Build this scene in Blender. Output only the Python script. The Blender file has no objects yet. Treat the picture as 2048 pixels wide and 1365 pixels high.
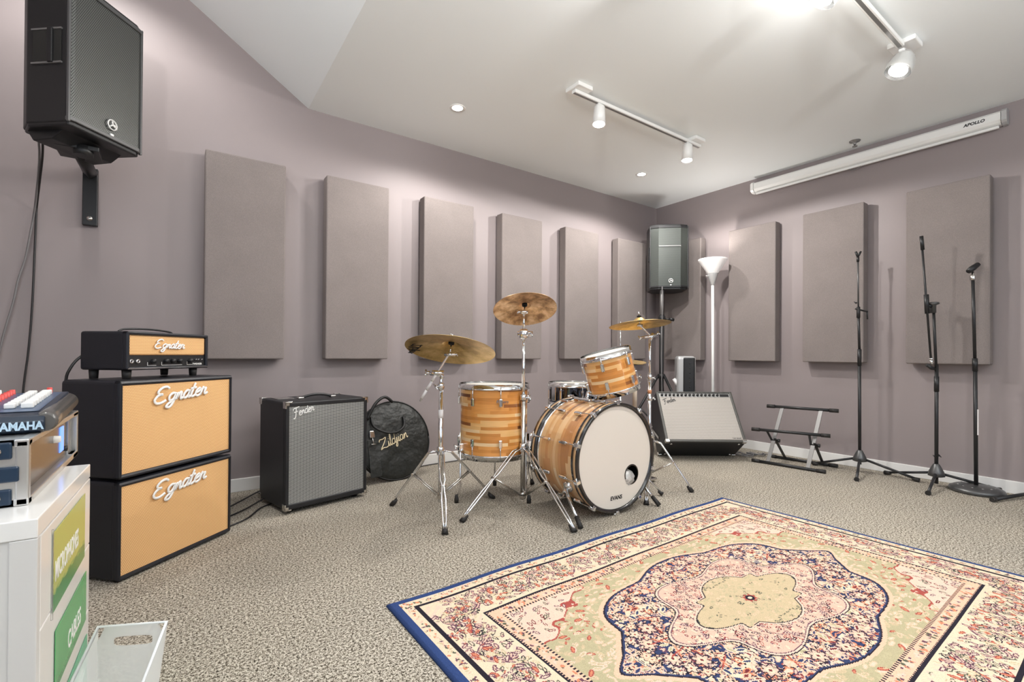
import bpy, bmesh, math, random
import numpy as np
from mathutils import Vector, Matrix, Euler
random.seed(7)
sc = bpy.context.scene
COL = sc.collection
PI = math.pi
R = math.radians

# ------------------------------------------------------------------ camera
cam_d = bpy.data.cameras.new('camera')
cam_d.sensor_width = 36.0
cam_d.lens = 944.323 / 2048 * 36
cam_d.shift_y = 21.65 / 2048
cam_d.clip_start = 0.02
cam = bpy.data.objects.new('camera', cam_d)
COL.objects.link(cam)
Fv = Vector((0.57730684, 0.81651008, 0.00530094))
Rv = Vector((0.8164792, -0.57733113, 0.00710443))
Uv = Vector((-0.00886124, -0.00022667, 0.99996071))
M = Matrix((Rv, Uv, -Fv)).transposed().to_4x4()
M.translation = Vector((-4.25156, -3.30082, 0.8446))
cam.matrix_world = M
sc.camera = cam

# ------------------------------------------------------------------ world, exposure, big lights
sc.view_settings.view_transform = 'Standard'
sc.view_settings.look = 'None'
sc.view_settings.exposure = 0.12
sc.view_settings.gamma = 1.0
sc.view_settings.use_curve_mapping = False
sc.cycles.max_bounces = 10
sc.cycles.diffuse_bounces = 6
sc.cycles.glossy_bounces = 4
sc.cycles.transmission_bounces = 8
sc.cycles.transparent_max_bounces = 8
sc.cycles.sample_clamp_indirect = 6.0
sc.cycles.use_denoising = True
world = bpy.data.worlds.new('world')
sc.world = world
world.use_nodes = True
world.node_tree.nodes['Background'].inputs[0].default_value = (0.75, 0.87, 1.0, 1)
world.node_tree.nodes['Background'].inputs[1].default_value = 1.2

def light(name, kind, loc, energy, color=(1, .965, .92), size=.1, aim=None, cone=None, blend=.4, size_y=None):
    d = bpy.data.lights.new(name, kind)
    d.energy = energy
    d.color = color
    if kind == 'AREA':
        d.size = size
        if size_y:
            d.shape = 'RECTANGLE'; d.size_y = size_y
    else:
        d.shadow_soft_size = size
    if kind == 'SPOT':
        d.spot_size = R(cone or 90); d.spot_blend = blend
    o = bpy.data.objects.new(name, d)
    COL.objects.link(o)
    o.location = loc
    if aim is not None:
        o.rotation_euler = (Vector(aim) - Vector(loc)).to_track_quat('-Z', 'Y').to_euler()
    return o

DAY = (.72, .86, 1.0)
light('window_light', 'AREA', (-5.64, -3.6, 1.55), 14, DAY, 2.6, (0, -2.6, .9), size_y=1.5)
light('window_light', 'AREA', (-2.6, -5.92, 1.55), 10, (.93, .965, 1.0), 3.6, (-2.4, 0, 1.5), size_y=1.6)  # added fill from behind; no window is known on this side
# two unseen upward spots added in the rear half to brighten the ceiling
light('uplight', 'SPOT', (-5.0, -3.9, 1.72), 290, (1, .985, .96), .12, (-4.75, -3.6, 3), 155, .5)
light('uplight', 'SPOT', (-2.9, -5.0, 1.72), 250, (1, .985, .96), .12, (-2.8, -4.7, 3), 150, .5)

# ------------------------------------------------------------------ materials
def srgb(r, g, b):
    def f(c):
        c /= 255.0
        return c / 12.92 if c <= .04045 else ((c + .055) / 1.055) ** 2.4
    return (f(r), f(g), f(b), 1)

class NT:
    def __init__(s, m):
        s.t = m.node_tree; s.n = s.t.nodes; s.l = s.t.links
        s.b = s.n['Principled BSDF']
    def new(s, t, **kw):
        n = s.n.new(t)
        for k, v in kw.items(): setattr(n, k, v)
        return n
    def link(s, a, b): s.l.new(a, b)
    def math(s, op, a, b=None, c=None):
        n = s.new('ShaderNodeMath', operation=op)
        for i, v in enumerate((a, b, c)):
            if v is None: continue
            if isinstance(v, (int, float)): n.inputs[i].default_value = v
            else: s.link(v, n.inputs[i])
        return n.outputs[0]
    def ramp(s, fac, stops, interp='LINEAR'):
        n = s.new('ShaderNodeValToRGB')
        n.color_ramp.interpolation = interp
        e = n.color_ramp.elements
        while len(e) < len(stops): e.new(.5)
        for i, (p, c) in enumerate(stops):
            e[i].position = p; e[i].color = c
        s.link(fac, n.inputs[0])
        return n.outputs[0]
    def noise(s, vec, scale, detail=2, rough=.5):
        n = s.new('ShaderNodeTexNoise')
        n.inputs['Scale'].default_value = scale; n.inputs['Detail'].default_value = detail
        n.inputs['Roughness'].default_value = rough
        if vec is not None: s.link(vec, n.inputs['Vector'])
        return n.outputs['Fac']
    def bump(s, h, strength=.2, dist=.002):
        n = s.new('ShaderNodeBump')
        n.inputs['Strength'].default_value = strength; n.inputs['Distance'].default_value = dist
        s.link(h, n.inputs['Height']); s.link(n.outputs[0], s.b.inputs['Normal'])
    def obj(s):
        return s.new('ShaderNodeTexCoord').outputs['Object']

def mat(name, color, rough=.5, metal=0.0, bump=None, var=None, coat=0, spec=None, trans=0, emit=None, alpha=None):
    m = bpy.data.materials.new(name); m.use_nodes = True
    k = NT(m); b = k.b
    b.inputs['Base Color'].default_value = color
    b.inputs['Roughness'].default_value = rough
    b.inputs['Metallic'].default_value = metal
    if coat: b.inputs['Coat Weight'].default_value = coat; b.inputs['Coat Roughness'].default_value = .08
    if spec is not None: b.inputs['Specular IOR Level'].default_value = spec
    if trans: b.inputs['Transmission Weight'].default_value = trans
    if alpha is not None: b.inputs['Alpha'].default_value = alpha
    if emit: b.inputs['Emission Color'].default_value = emit[0]; b.inputs['Emission Strength'].default_value = emit[1]
    if var:
        scale, amt = var
        f = k.noise(k.obj(), scale, 3)
        c1 = tuple(c * (1 - amt) for c in color[:3]) + (1,); c2 = tuple(min(1, c * (1 + amt)) for c in color[:3]) + (1,)
        k.link(k.ramp(f, [(.3, c1), (.7, c2)]), b.inputs['Base Color'])
    if bump:
        scale, st, di = bump
        k.bump(k.noise(k.obj(), scale, 3), st, di)
    return m

WALL = mat('wall_paint', (.285, .243, .243, 1), .55, bump=(260, .06, .001))
CEIL = mat('ceiling_paint', (.86, .895, .90, 1), .6, bump=(200, .05, .001))
TRIM = mat('trim_paint', (.8, .79, .77, 1), .35)
PLAST_B = mat('black_plastic', (.012, .012, .013, 1), .42)
RUBBER = mat('black_rubber', (.018, .016, .015, 1), .6)
TOLEX = mat('black_tolex', (.010, .010, .012, 1), .45, bump=(500, .35, .001))
TOLEX_E = mat('black_vinyl', (.010, .011, .016, 1), .38, bump=(500, .3, .001))
CHROME = mat('chrome', (.78, .79, .8, 1), .09, 1.0)
CHROME2 = mat('brushed_chrome', (.62, .6, .57, 1), .2, 1.0)
STEEL = mat('dark_steel', (.25, .245, .24, 1), .45, .6)
POWDER = mat('black_powder_coat', (.022, .022, .023, 1), .38, .2)
WHITE_M = mat('white_metal', (.82, .82, .80, 1), .3)
WHITE_L = mat('white_laminate', (.78, .765, .735, 1), .16)
WHITE_S = mat('white_side_laminate', (.62, .605, .58, 1), .35)
WHITE_T = mat('white_tape', (.8, .78, .78, 1), .5)
SILVERP = mat('silver_plastic', (.5, .5, .5, 1), .35, .3)
ALU = mat('aluminium', (.66, .655, .64, 1), .3, .85)
ALU_D = mat('brushed_panel', (.20, .17, .15, 1), .25, .8, bump=(300, .1, .001))
LOGO_W = mat('white_lettering', (.85, .84, .82, 1), .4)
LOGO_G = mat('gold_lettering', srgb(222, 205, 170), .4)
BAGM = mat('bag_nylon', (.016, .017, .015, 1), .5, bump=(9, .9, .03))
PIPING = mat('bag_piping', (.006, .006, .006, 1), .5)
FELT = mat('black_felt', (.008, .008, .008, 1), .9)
HEAD_W = mat('drum_head', (.74, .69, .62, 1), .42)
HEAD_C = mat('clear_head', (.62, .55, .45, 1), .2)
DARKIN = mat('dark_interior', (.02, .018, .016, 1), .9)
HOOPB = mat('black_hoop', (.012, .010, .010, 1), .25, coat=.6)
BLACKCHROME = mat('black_chrome', (.10, .11, .14, 1), .08, 1.0)
MIXTOP = mat('mixer_top', (.05, .09, .17, 1), .3)
KNOBR = mat('red_knob', (.65, .07, .06, 1), .4)
KNOBW = mat('white_knob', (.8, .78, .74, 1), .4)
FRONTB = mat('mixer_front', (.012, .022, .04, 1), .3)
YAM = mat('pale_blue_lettering', (.45, .6, .72, 1), .4)
CASEB = mat('case_corner_plastic', (.012, .03, .06, 1), .28)
LCD = mat('blue_screen', (.05, .1, .4, 1), .3, emit=((.12, .28, .9, 1), 1.6))
TRANSL = mat('frosted_plastic', (.86, .88, .87, 1), .35, alpha=.42)
GLASS = mat('clear_glass', (.95, .96, .96, 1), .04, trans=.9)
LAMP_E = mat('lamp_lens', (1, 1, 1, 1), .3, emit=((1, .98, .95, 1), 22))
SHADE = mat('lamp_shade', (.85, .83, .82, 1), .4, emit=((1, .95, .93, 1), .12))
CABLE = mat('cable_rubber', (.02, .018, .018, 1), .45)
CABLE_G = mat('grey_cable', (.18, .17, .17, 1), .45)
TAN_RIM = mat('tan_hoop_inlay', (.52, .33, .17, 1), .3, coat=.5)

def carpet_mat():
    m = bpy.data.materials.new('loop_carpet'); m.use_nodes = True
    k = NT(m); o = k.obj()
    f1 = k.noise(o, 128, 2, .7); f2 = k.noise(o, 290, 1, .5); f3 = k.noise(o, 2.2, 2)
    f = k.math('MULTIPLY_ADD', f2, .45, k.math('MULTIPLY', f1, .62))
    c = k.ramp(f, [(.39, srgb(34, 30, 25)), (.46, srgb(96, 88, 77)), (.53, srgb(152, 144, 131)), (.61, srgb(208, 201, 188))])
    mix = k.new('ShaderNodeMix', data_type='RGBA', blend_type='MULTIPLY')
    mix.inputs[0].default_value = 1
    k.link(c, mix.inputs[6]); k.link(k.ramp(f3, [(.3, (.9, .9, .9, 1)), (.7, (1, .99, .97, 1))]), mix.inputs[7])
    k.link(mix.outputs[2], k.b.inputs['Base Color'])
    k.b.inputs['Roughness'].default_value = .95
    k.b.inputs['Specular IOR Level'].default_value = .1
    k.bump(f, .8, .006)
    return m
CARPET = carpet_mat()

def fabric_mat(name, color, amt=.16):
    m = bpy.data.materials.new(name); m.use_nodes = True
    k = NT(m); o = k.obj()
    f = k.noise(o, 420, 2, .7); g = k.noise(o, 5, 2)
    c1 = tuple(c * (1 - amt) for c in color[:3]) + (1,); c2 = tuple(c * (1 + amt) for c in color[:3]) + (1,)
    c = k.ramp(f, [(.32, c1), (.68, c2)])
    mix = k.new('ShaderNodeMix', data_type='RGBA', blend_type='MULTIPLY'); mix.inputs[0].default_value = 1
    k.link(c, mix.inputs[6]); k.link(k.ramp(g, [(.3, (.95, .95, .95, 1)), (.7, (1.04, 1.04, 1.04, 1))]), mix.inputs[7])
    k.link(mix.outputs[2], k.b.inputs['Base Color'])
    k.b.inputs['Roughness'].default_value = .9
    k.b.inputs['Specular IOR Level'].default_value = .15
    k.bump(f, .5, .0015)
    return m
PANELF = fabric_mat('panel_fabric', (.225, .195, .185, 1))

def weave_mat(name, c_hi, c_lo, sx, sz, rough=.7, metal=0, ax=('X', 'Z'), mode='weave'):
    """woven or perforated sheet in the local x and z directions"""
    m = bpy.data.materials.new(name); m.use_nodes = True
    k = NT(m); sep = k.new('ShaderNodeSeparateXYZ'); k.link(k.obj(), sep.inputs[0])
    x = k.math('MULTIPLY', sep.outputs[ax[0]], sx); z = k.math('MULTIPLY', sep.outputs[ax[1]], sz)
    if mode == 'weave':
        row = k.math('FLOOR', z)
        xo = k.math('MULTIPLY_ADD', row, .5, x)
        a = k.math('PINGPONG', xo, .5); b = k.math('PINGPONG', z, .5)
        h = k.math('MULTIPLY', k.math('MULTIPLY', a, 2.0), k.math('MULTIPLY', b, 2.0))
        h = k.math('POWER', h, .6)
    elif mode == 'rows':
        row = k.math('FLOOR', z)
        xo = x
        b = k.math('PINGPONG', z, .5)
        w = k.math('MULTIPLY', k.math('SINE', k.math('MULTIPLY', xo, 2 * PI)), .05)
        h = k.math('ADD', k.math('MULTIPLY', b, 1.7), w)
    else:
        row = k.math('FLOOR', z)
        xo = k.math('MULTIPLY_ADD', row, .5, x)
        fx = k.math('SUBTRACT', k.math('FRACT', xo), .5); fz = k.math('SUBTRACT', k.math('FRACT', z), .5)
        h = k.math('SQRT', k.math('ADD', k.math('MULTIPLY', fx, fx), k.math('MULTIPLY', fz, fz)))
        h = k.math('MULTIPLY', h, 1.6)
    mid = tuple((p + q) / 2 for p, q in zip(c_hi, c_lo))
    if mode == 'dots':
        c = k.ramp(h, [(.50, c_lo), (.60, c_hi)])
    else:
        c = k.ramp(h, [(.16, c_lo), (.38, mid), (.72, c_hi)])
    k.link(c, k.b.inputs['Base Color'])
    k.b.inputs['Roughness'].default_value = rough
    k.b.inputs['Metallic'].default_value = metal
    k.bump(h, .4, .001)
    return m
TANCLOTH = weave_mat('tan_grille_cloth', srgb(244, 204, 148), srgb(196, 140, 84), 170, 170)
SILVCLOTH = weave_mat('silver_grille_cloth', srgb(176, 176, 172), srgb(24, 24, 24), 60, 145, mode='rows')
PALECLOTH = weave_mat('pale_grille_cloth', srgb(206, 200, 192), srgb(110, 104, 98), 160, 130)
PERF = weave_mat('perforated_grille', srgb(112, 114, 111), srgb(6, 6, 6), 150, 150, .35, .5, mode='dots')
PERF2 = weave_mat('fine_grille', srgb(84, 88, 84), srgb(30, 32, 31), 150, 150, .4, .5, mode='dots')

def wood_mat(name, su, sv, warm):
    """laminated staves running along u (round the drum), from the UV map in metres"""
    m = bpy.data.materials.new(name); m.use_nodes = True
    k = NT(m); uv = k.new('ShaderNodeUVMap'); sep = k.new('ShaderNodeSeparateXYZ'); k.link(uv.outputs[0], sep.inputs[0])
    u, v = sep.outputs[0], sep.outputs[1]
    row = k.math('FLOOR', k.math('MULTIPLY', v, sv))
    wn = k.new('ShaderNodeTexWhiteNoise', noise_dimensions='1D'); k.link(row, wn.inputs['W'])
    cell = k.math('FLOOR', k.math('MULTIPLY_ADD', u, su, k.math('MULTIPLY', wn.outputs[0], 7.3)))
    comb = k.new('ShaderNodeCombineXYZ'); k.link(row, comb.inputs[0]); k.link(cell, comb.inputs[1])
    w2 = k.new('ShaderNodeTexWhiteNoise', noise_dimensions='2D'); k.link(comb.outputs[0], w2.inputs['Vector'])
    if warm:
        st = [(0, srgb(206, 136, 62)), (.22, srgb(228, 158, 80)), (.42, srgb(240, 190, 124)), (.6, srgb(216, 144, 68)), (.76, srgb(244, 212, 164)), (.88, srgb(150, 90, 42)), (.96, srgb(118, 68, 34))]
    else:
        st = [(0, srgb(222, 172, 118)), (.2, srgb(236, 196, 146)), (.45, srgb(214, 156, 100)), (.65, srgb(242, 214, 174)), (.8, srgb(196, 138, 86)), (.9, srgb(150, 104, 66))]
    c = k.ramp(w2.outputs[0], st, 'CONSTANT')
    mp = k.new('ShaderNodeMapping'); mp.inputs['Scale'].default_value = (12, 420, 1); k.link(uv.outputs[0], mp.inputs[0])
    g = k.noise(mp.outputs[0], 1.0, 3)
    mix = k.new('ShaderNodeMix', data_type='RGBA', blend_type='MULTIPLY'); mix.inputs[0].default_value = 1
    k.link(c, mix.inputs[6]); k.link(k.ramp(g, [(.25, (.8, .76, .72, 1)), (.65, (1, 1, 1, 1))]), mix.inputs[7])
    k.link(mix.outputs[2], k.b.inputs['Base Color'])
    k.b.inputs['Roughness'].default_value = .28
    k.b.inputs['Coat Weight'].default_value = .7; k.b.inputs['Coat Roughness'].default_value = .07
    return m
WOOD_T = wood_mat('laminated_wood_warm', 4.5, 56, True)
WOOD_B = wood_mat('laminated_wood_pale', 3.4, 48, False)

def cymbal_mat(name, lo, mid, hi, bs):
    m = bpy.data.materials.new(name); m.use_nodes = True
    k = NT(m); o = k.obj(); sep = k.new('ShaderNodeSeparateXYZ'); k.link(o, sep.inputs[0])
    r = k.math('SQRT', k.math('ADD', k.math('POWER', sep.outputs[0], 2), k.math('POWER', sep.outputs[1], 2)))
    g = k.math('SINE', k.math('MULTIPLY', r, 1500))
    f = k.noise(o, 16, 5, .65)
    k.link(k.ramp(f, [(.34, lo), (.5, mid), (.64, hi)]), k.b.inputs['Base Color'])
    k.b.inputs['Metallic'].default_value = .92; k.b.inputs['Roughness'].default_value = .34
    h = k.math('ADD', k.math('MULTIPLY', g, .12), k.noise(o, 45, 2))
    k.bump(h, bs, .0025)
    return m
BRONZE = cymbal_mat('cymbal_bronze', (.42, .27, .09, 1), (.60, .41, .16, 1), (.72, .52, .24, 1), .35)
COPPER = cymbal_mat('mottled_cymbal_bronze', (.30, .16, .08, 1), (.68, .42, .22, 1), (.92, .66, .42, 1), .7)

def vcol_mat(name):
    m = bpy.data.materials.new(name); m.use_nodes = True
    k = NT(m); a = k.new('ShaderNodeVertexColor'); a.layer_name = 'pattern'
    f = k.noise(k.obj(), 380, 2, .6)
    mix = k.new('ShaderNodeMix', data_type='RGBA', blend_type='MULTIPLY'); mix.inputs[0].default_value = 1
    k.link(a.outputs[0], mix.inputs[6]); k.link(k.ramp(f, [(.3, (.72, .72, .72, 1)), (.65, (.97, .97, .97, 1))]), mix.inputs[7])
    k.link(mix.outputs[2], k.b.inputs['Base Color'])
    k.b.inputs['Roughness'].default_value = .95; k.b.inputs['Specular IOR Level'].default_value = .1
    k.bump(f, .6, .003)
    return m
RUGM = vcol_mat('rug_pile')

def label_mat(name, top, mid, low, split):
    """printed card: a band colour above, green landscape below, in local x and z"""
    m = bpy.data.materials.new(name); m.use_nodes = True
    k = NT(m); o = k.obj(); sep = k.new('ShaderNodeSeparateXYZ'); k.link(o, sep.inputs[0])
    mp = k.new('ShaderNodeMapping'); mp.inputs['Scale'].default_value = (30, 30, 160); k.link(o, mp.inputs[0])
    n = k.noise(mp.outputs[0], 1.0, 3)
    z = k.math('ADD', sep.outputs[2], k.math('MULTIPLY', n, .03))
    z = k.math('MULTIPLY_ADD', z, 1 / .2, .5)
    k.link(k.ramp(z, [(0, low), (split, mid), (split + .06, top), (1, top)]), k.b.inputs['Base Color'])
    k.b.inputs['Roughness'].default_value = .22
    return m
LAB1 = label_mat('olive_green_card', srgb(178, 186, 98), srgb(30, 130, 66), srgb(90, 160, 110), .34)
LAB2 = label_mat('green_card', srgb(84, 168, 104), srgb(60, 150, 92), srgb(120, 185, 150), .3)
LAB3 = label_mat('teal_green_card', srgb(92, 180, 140), srgb(84, 172, 134), srgb(110, 190, 160), .3)

# ------------------------------------------------------------------ mesh tools
class MB:
    def __init__(s): s.bm = bmesh.new(); s.uv = None
    def box(s, lo, hi, m=None, bev=0, seg=2):
        g = bmesh.ops.create_cube(s.bm, size=1)
        vs = g['verts']
        c = [(a + b) / 2 for a, b in zip(lo, hi)]; d = [b - a for a, b in zip(lo, hi)]
        for v in vs: v.co = Vector((v.co.x * d[0] + c[0], v.co.y * d[1] + c[1], v.co.z * d[2] + c[2]))
        if bev:
            es = list({e for v in vs for e in v.link_edges})
            r = bmesh.ops.bevel(s.bm, geom=es, offset=bev, segments=seg, profile=.5, affect='EDGES')
            vs = [v for v in r['verts']] or vs
            vs = list({v for f in r['faces'] for v in f.verts} | set(v for v in vs if v.is_valid))
        if m is not None:
            allv = set(vs)
            # take every vertex connected to these
            stack = list(allv)
            while stack:
                v = stack.pop()
                for e in v.link_edges:
                    w = e.other_vert(v)
                    if w not in allv: allv.add(w); stack.append(w)
            for v in allv: v.co = m @ v.co
        return s
    def tube(s, pts, r, n=10, cap=True):
        """tube along points; r is one radius or one per point"""
        pts = [Vector(p) for p in pts]
        rs = r if isinstance(r, (list, tuple)) else [r] * len(pts)
        rings = []
        t0 = (pts[1] - pts[0]).normalized()
        up = Vector((0, 0, 1)) if abs(t0.z) < .9 else Vector((1, 0, 0))
        a = t0.cross(up).normalized()
        for i, p in enumerate(pts):
            if i == 0: t = pts[1] - pts[0]
            elif i == len(pts) - 1: t = pts[-1] - pts[-2]
            else: t = (pts[i + 1] - pts[i]).normalized() + (pts[i] - pts[i - 1]).normalized()
            t = t.normalized()
            a = (a - t * a.dot(t))
            a = a.normalized() if a.length > 1e-6 else t.orthogonal().normalized()
            b = t.cross(a)
            rings.append([s.bm.verts.new(p + rs[i] * (math.cos(2 * PI * k / n) * a + math.sin(2 * PI * k / n) * b)) for k in range(n)])
        for q in range(len(rings) - 1):
            for k in range(n):
                f = s.bm.faces.new((rings[q][k], rings[q][(k + 1) % n], rings[q + 1][(k + 1) % n], rings[q + 1][k])); f.smooth = True
        if cap:
            s.bm.faces.new(rings[0][::-1]); s.bm.faces.new(rings[-1])
        return s
    def lathe(s, prof, n=32, m=None, cap=False, smooth=True, uvr=None):
        """profile of (radius, height) round local z"""
        rings = []
        for (r, z) in prof:
            if r < 1e-6: rings.append([s.bm.verts.new((0, 0, z))])
            else: rings.append([s.bm.verts.new((r * math.cos(2 * PI * k / n), r * math.sin(2 * PI * k / n), z)) for k in range(n)])
        lay = s.bm.loops.layers.uv.verify() if uvr else None
        for q in range(len(rings) - 1):
            A, B = rings[q], rings[q + 1]
            for k in range(n):
                k2 = (k + 1) % n
                if len(A) == 1 and len(B) == 1: continue
                if len(A) == 1: f = s.bm.faces.new((A[0], B[k], B[k2]))
                elif len(B) == 1: f = s.bm.faces.new((A[k], A[k2], B[0]))
                else: f = s.bm.faces.new((A[k], A[k2], B[k2], B[k]))
                f.smooth = smooth
                if lay and len(f.verts) == 4:
                    us = (k, k + 1, k + 1, k); zs = (prof[q][1], prof[q][1], prof[q + 1][1], prof[q + 1][1])
                    for lp, uu, zz in zip(f.loops, us, zs): lp[lay].uv = (uu / n * 2 * PI * uvr, zz)
        if cap:
            if len(rings[0]) > 1: s.bm.faces.new(rings[0][::-1])
            if len(rings[-1]) > 1: s.bm.faces.new(rings[-1])
        if m is not None:
            for rg in rings:
                for v in rg: v.co = m @ v.co
        return s
    def prism(s, poly, z0, z1, m=None):
        a = [s.bm.verts.new((x, y, z0)) for x, y in poly]; b = [s.bm.verts.new((x, y, z1)) for x, y in poly]
        n = len(poly)
        s.bm.faces.new(a[::-1]); s.bm.faces.new(b)
        for i in range(n): s.bm.faces.new((a[i], a[(i + 1) % n], b[(i + 1) % n], b[i]))
        if m is not None:
            for v in a + b: v.co = m @ v.co
        return s
    def poly(s, pts):
        s.bm.faces.new([s.bm.verts.new(p) for p in pts]); return s
    def obj(s, name, m, parent=None, bevel=0):
        bmesh.ops.recalc_face_normals(s.bm, faces=s.bm.faces)
        me = bpy.data.meshes.new(name); s.bm.to_mesh(me); s.bm.free()
        me.materials.append(m)
        o = bpy.data.objects.new(name, me); COL.objects.link(o)
        if parent: o.parent = parent
        if bevel:
            b = o.modifiers.new('bevel', 'BEVEL'); b.width = bevel; b.segments = 2; b.limit_method = 'ANGLE'
        return o

def tag(o, label, cat, group=None, kind=None):
    o['label'] = label; o['category'] = cat
    if group: o['group'] = group
    if kind: o['kind'] = kind
    return o
def thing(name, label, cat, loc=(0, 0, 0), rotz=0, group=None, rot=None):
    o = bpy.data.objects.new(name, None); COL.objects.link(o)
    o.location = loc; o.rotation_euler = rot if rot is not None else (0, 0, rotz)
    return tag(o, label, cat, group)
def struct(o): o['kind'] = 'structure'; return o
def dup(root, label, **kw):
    r = root.copy(); COL.objects.link(r); r['label'] = label
    for k, v in kw.items(): setattr(r, k, v)
    for ch in list(root.children):
        c = ch.copy(); COL.objects.link(c); c.parent = r
        for g in list(ch.children):
            d = g.copy(); COL.objects.link(d); d.parent = c
    return r
def axis_m(o, x, y, z=None):
    """matrix with local x and y along x and y vectors, origin o"""
    x = Vector(x).normalized(); y = Vector(y).normalized(); z = x.cross(y)
    m = Matrix((x, y, z)).transposed().to_4x4(); m.translation = Vector(o); return m
def z_to(o, d, roll=0):
    m = Vector(d).normalized().to_track_quat('Z', 'Y').to_matrix().to_4x4() @ Matrix.Rotation(roll, 4, 'Z')
    m.translation = Vector(o); return m

def text(parent, name, s, m, frame, size, ext=.0006, bold=.0, shear=0, align='LEFT', sx=1):
    cu = bpy.data.curves.new('lettering', 'FONT')
    cu.body = s; cu.size = size; cu.extrude = ext; cu.offset = bold; cu.shear = shear; cu.align_x = align
    cu.resolution_u = 3
    to = bpy.data.objects.new('lettering', cu); COL.objects.link(to)
    me = bpy.data.meshes.new_from_object(to)
    bpy.data.objects.remove(to); bpy.data.curves.remove(cu)
    me.transform(frame @ Matrix.Diagonal((sx, 1, 1, 1)))
    me.materials.clear(); me.materials.append(m)
    me.name = name
    o = bpy.data.objects.new(name, me); COL.objects.link(o); o.parent = parent
    return o

# hand-drawn script letters: strokes in (x, y), x-height .5, capitals 1
SC = {
 'E': (.86, [[(.80, .86), (.60, 1.0), (.32, .96), (.14, .76), (.24, .58), (.46, .54)], [(.46, .54), (.18, .50), (.02, .26), (.16, .04), (.44, 0), (.74, .12)]]),
 'F': (.80, [[(.02, .78), (.18, .98), (.5, 1.0), (.98, 1.02)], [(.5, .98), (.42, .6), (.30, .1), (.12, -.18), (-.06, -.12)], [(.14, .50), (.42, .54), (.66, .56)]]),
 'Z': (.95, [[(.02, .74), (.14, .92), (.5, .88), (.86, .94), (.56, .52), (.02, .02), (.34, .08), (.7, .0), (.98, .06)]]),
 'g': (.46, [[(.44, .44), (.24, .50), (.06, .34), (.10, .10), (.26, .04), (.40, .22), (.46, .46), (.38, -.1), (.2, -.38), (-.02, -.32), (.08, -.14), (.46, .08)]]),
 'n': (.50, [[(.0, .04), (.12, .46), (.10, .04)], [(.10, .1), (.22, .40), (.36, .46), (.36, .2), (.40, .02), (.52, .10)]]),
 'a': (.50, [[(.42, .44), (.22, .50), (.06, .30), (.08, .08), (.22, .02), (.36, .20), (.44, .46), (.38, .14), (.44, .02), (.54, .10)]]),
 't': (.34, [[(.22, .92), (.12, .4), (.08, .12), (.18, .0), (.36, .10)], [(-.04, .56), (.36, .60)]]),
 'e': (.42, [[(.04, .22), (.26, .28), (.36, .42), (.24, .50), (.08, .36), (.04, .14), (.16, .0), (.32, .02), (.46, .12)]]),
 'r': (.44, [[(.0, .04), (.10, .50), (.18, .42), (.34, .42), (.26, .16), (.34, .02), (.5, .1)]]),
 'd': (.52, [[(.38, .42), (.20, .50), (.04, .28), (.08, .04), (.24, .02), (.38, .26), (.50, 1.0), (.40, .2), (.46, .02), (.56, .08)]]),
 'i': (.24, [[(.02, .06), (.12, .48), (.10, .1), (.16, .0), (.26, .08)], [(.16, .66), (.19, .70)]]),
 'l': (.26, [[(.0, .08), (.18, .6), (.26, .96), (.16, .98), (.10, .5), (.10, .06), (.18, .0), (.28, .08)]]),
 'j': (.26, [[(.02, .1), (.16, .48), (.10, -.1), (-.02, -.36), (-.14, -.28), (.0, -.06), (.28, .1)], [(.18, .66), (.21, .70)]]),
}
def crom(pts, k=5):
    P = [pts[0]] + list(pts) + [pts[-1]]; out = []
    for i in range(1, len(P) - 2):
        for j in range(k):
            t = j / k
            out.append(tuple(.5 * (2 * P[i][d] + (P[i + 1][d] - P[i - 1][d]) * t + (2 * P[i - 1][d] - 5 * P[i][d] + 4 * P[i + 1][d] - P[i + 2][d]) * t * t + (3 * P[i][d] - P[i - 1][d] - 3 * P[i + 1][d] + P[i + 2][d]) * t ** 3) for d in range(len(P[0]))))
    out.append(tuple(P[-2])); return out
def script(parent, name, word, m, frame, size, w, shear=.25, sx=1.0, flat=.5):
    b = MB(); x = 0
    for ch in word:
        adv, strokes = SC[ch]
        for st in strokes:
            p = crom([((x + q[0] + q[1] * shear) * size * sx, q[1] * size, 0) for q in st])
            b.tube(p, w, 6)
        x += adv
    for v in b.bm.verts: v.co.z *= flat
    for v in b.bm.verts: v.co = frame @ v.co
    return b.obj(name, m, parent)

# ------------------------------------------------------------------ room shell
X0, Y0, H = -5.7, -6.0, 2.448
XC = -3.569; SL = .664
ZT = H + (XC - X0) * SL
def plane_obj(name, pts, m, th=None):
    b = MB(); b.poly(pts); o = b.obj(name, m)
    return struct(o)
b = MB(); b.box((X0, Y0, -.1), (0, 0, 0)); struct(b.obj('floor', CARPET))
b = MB(); b.box((XC, Y0, H), (0, 0, H + .12)); struct(b.obj('ceiling', CEIL))
b = MB(); b.prism([(XC, H), (X0, ZT), (X0, ZT + .12), (XC, H + .12)], 0, -Y0, axis_m((0, 0, 0), (1, 0, 0), (0, 0, 1)))
struct(b.obj('ceiling_slope', CEIL))
b = MB(); b.box((X0, 0, 0), (.12, .12, ZT + .12)); struct(b.obj('wall_left', WALL))
b = MB(); b.box((0, Y0, 0), (.12, 0, H + .12)); struct(b.obj('wall_right', WALL))
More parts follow.
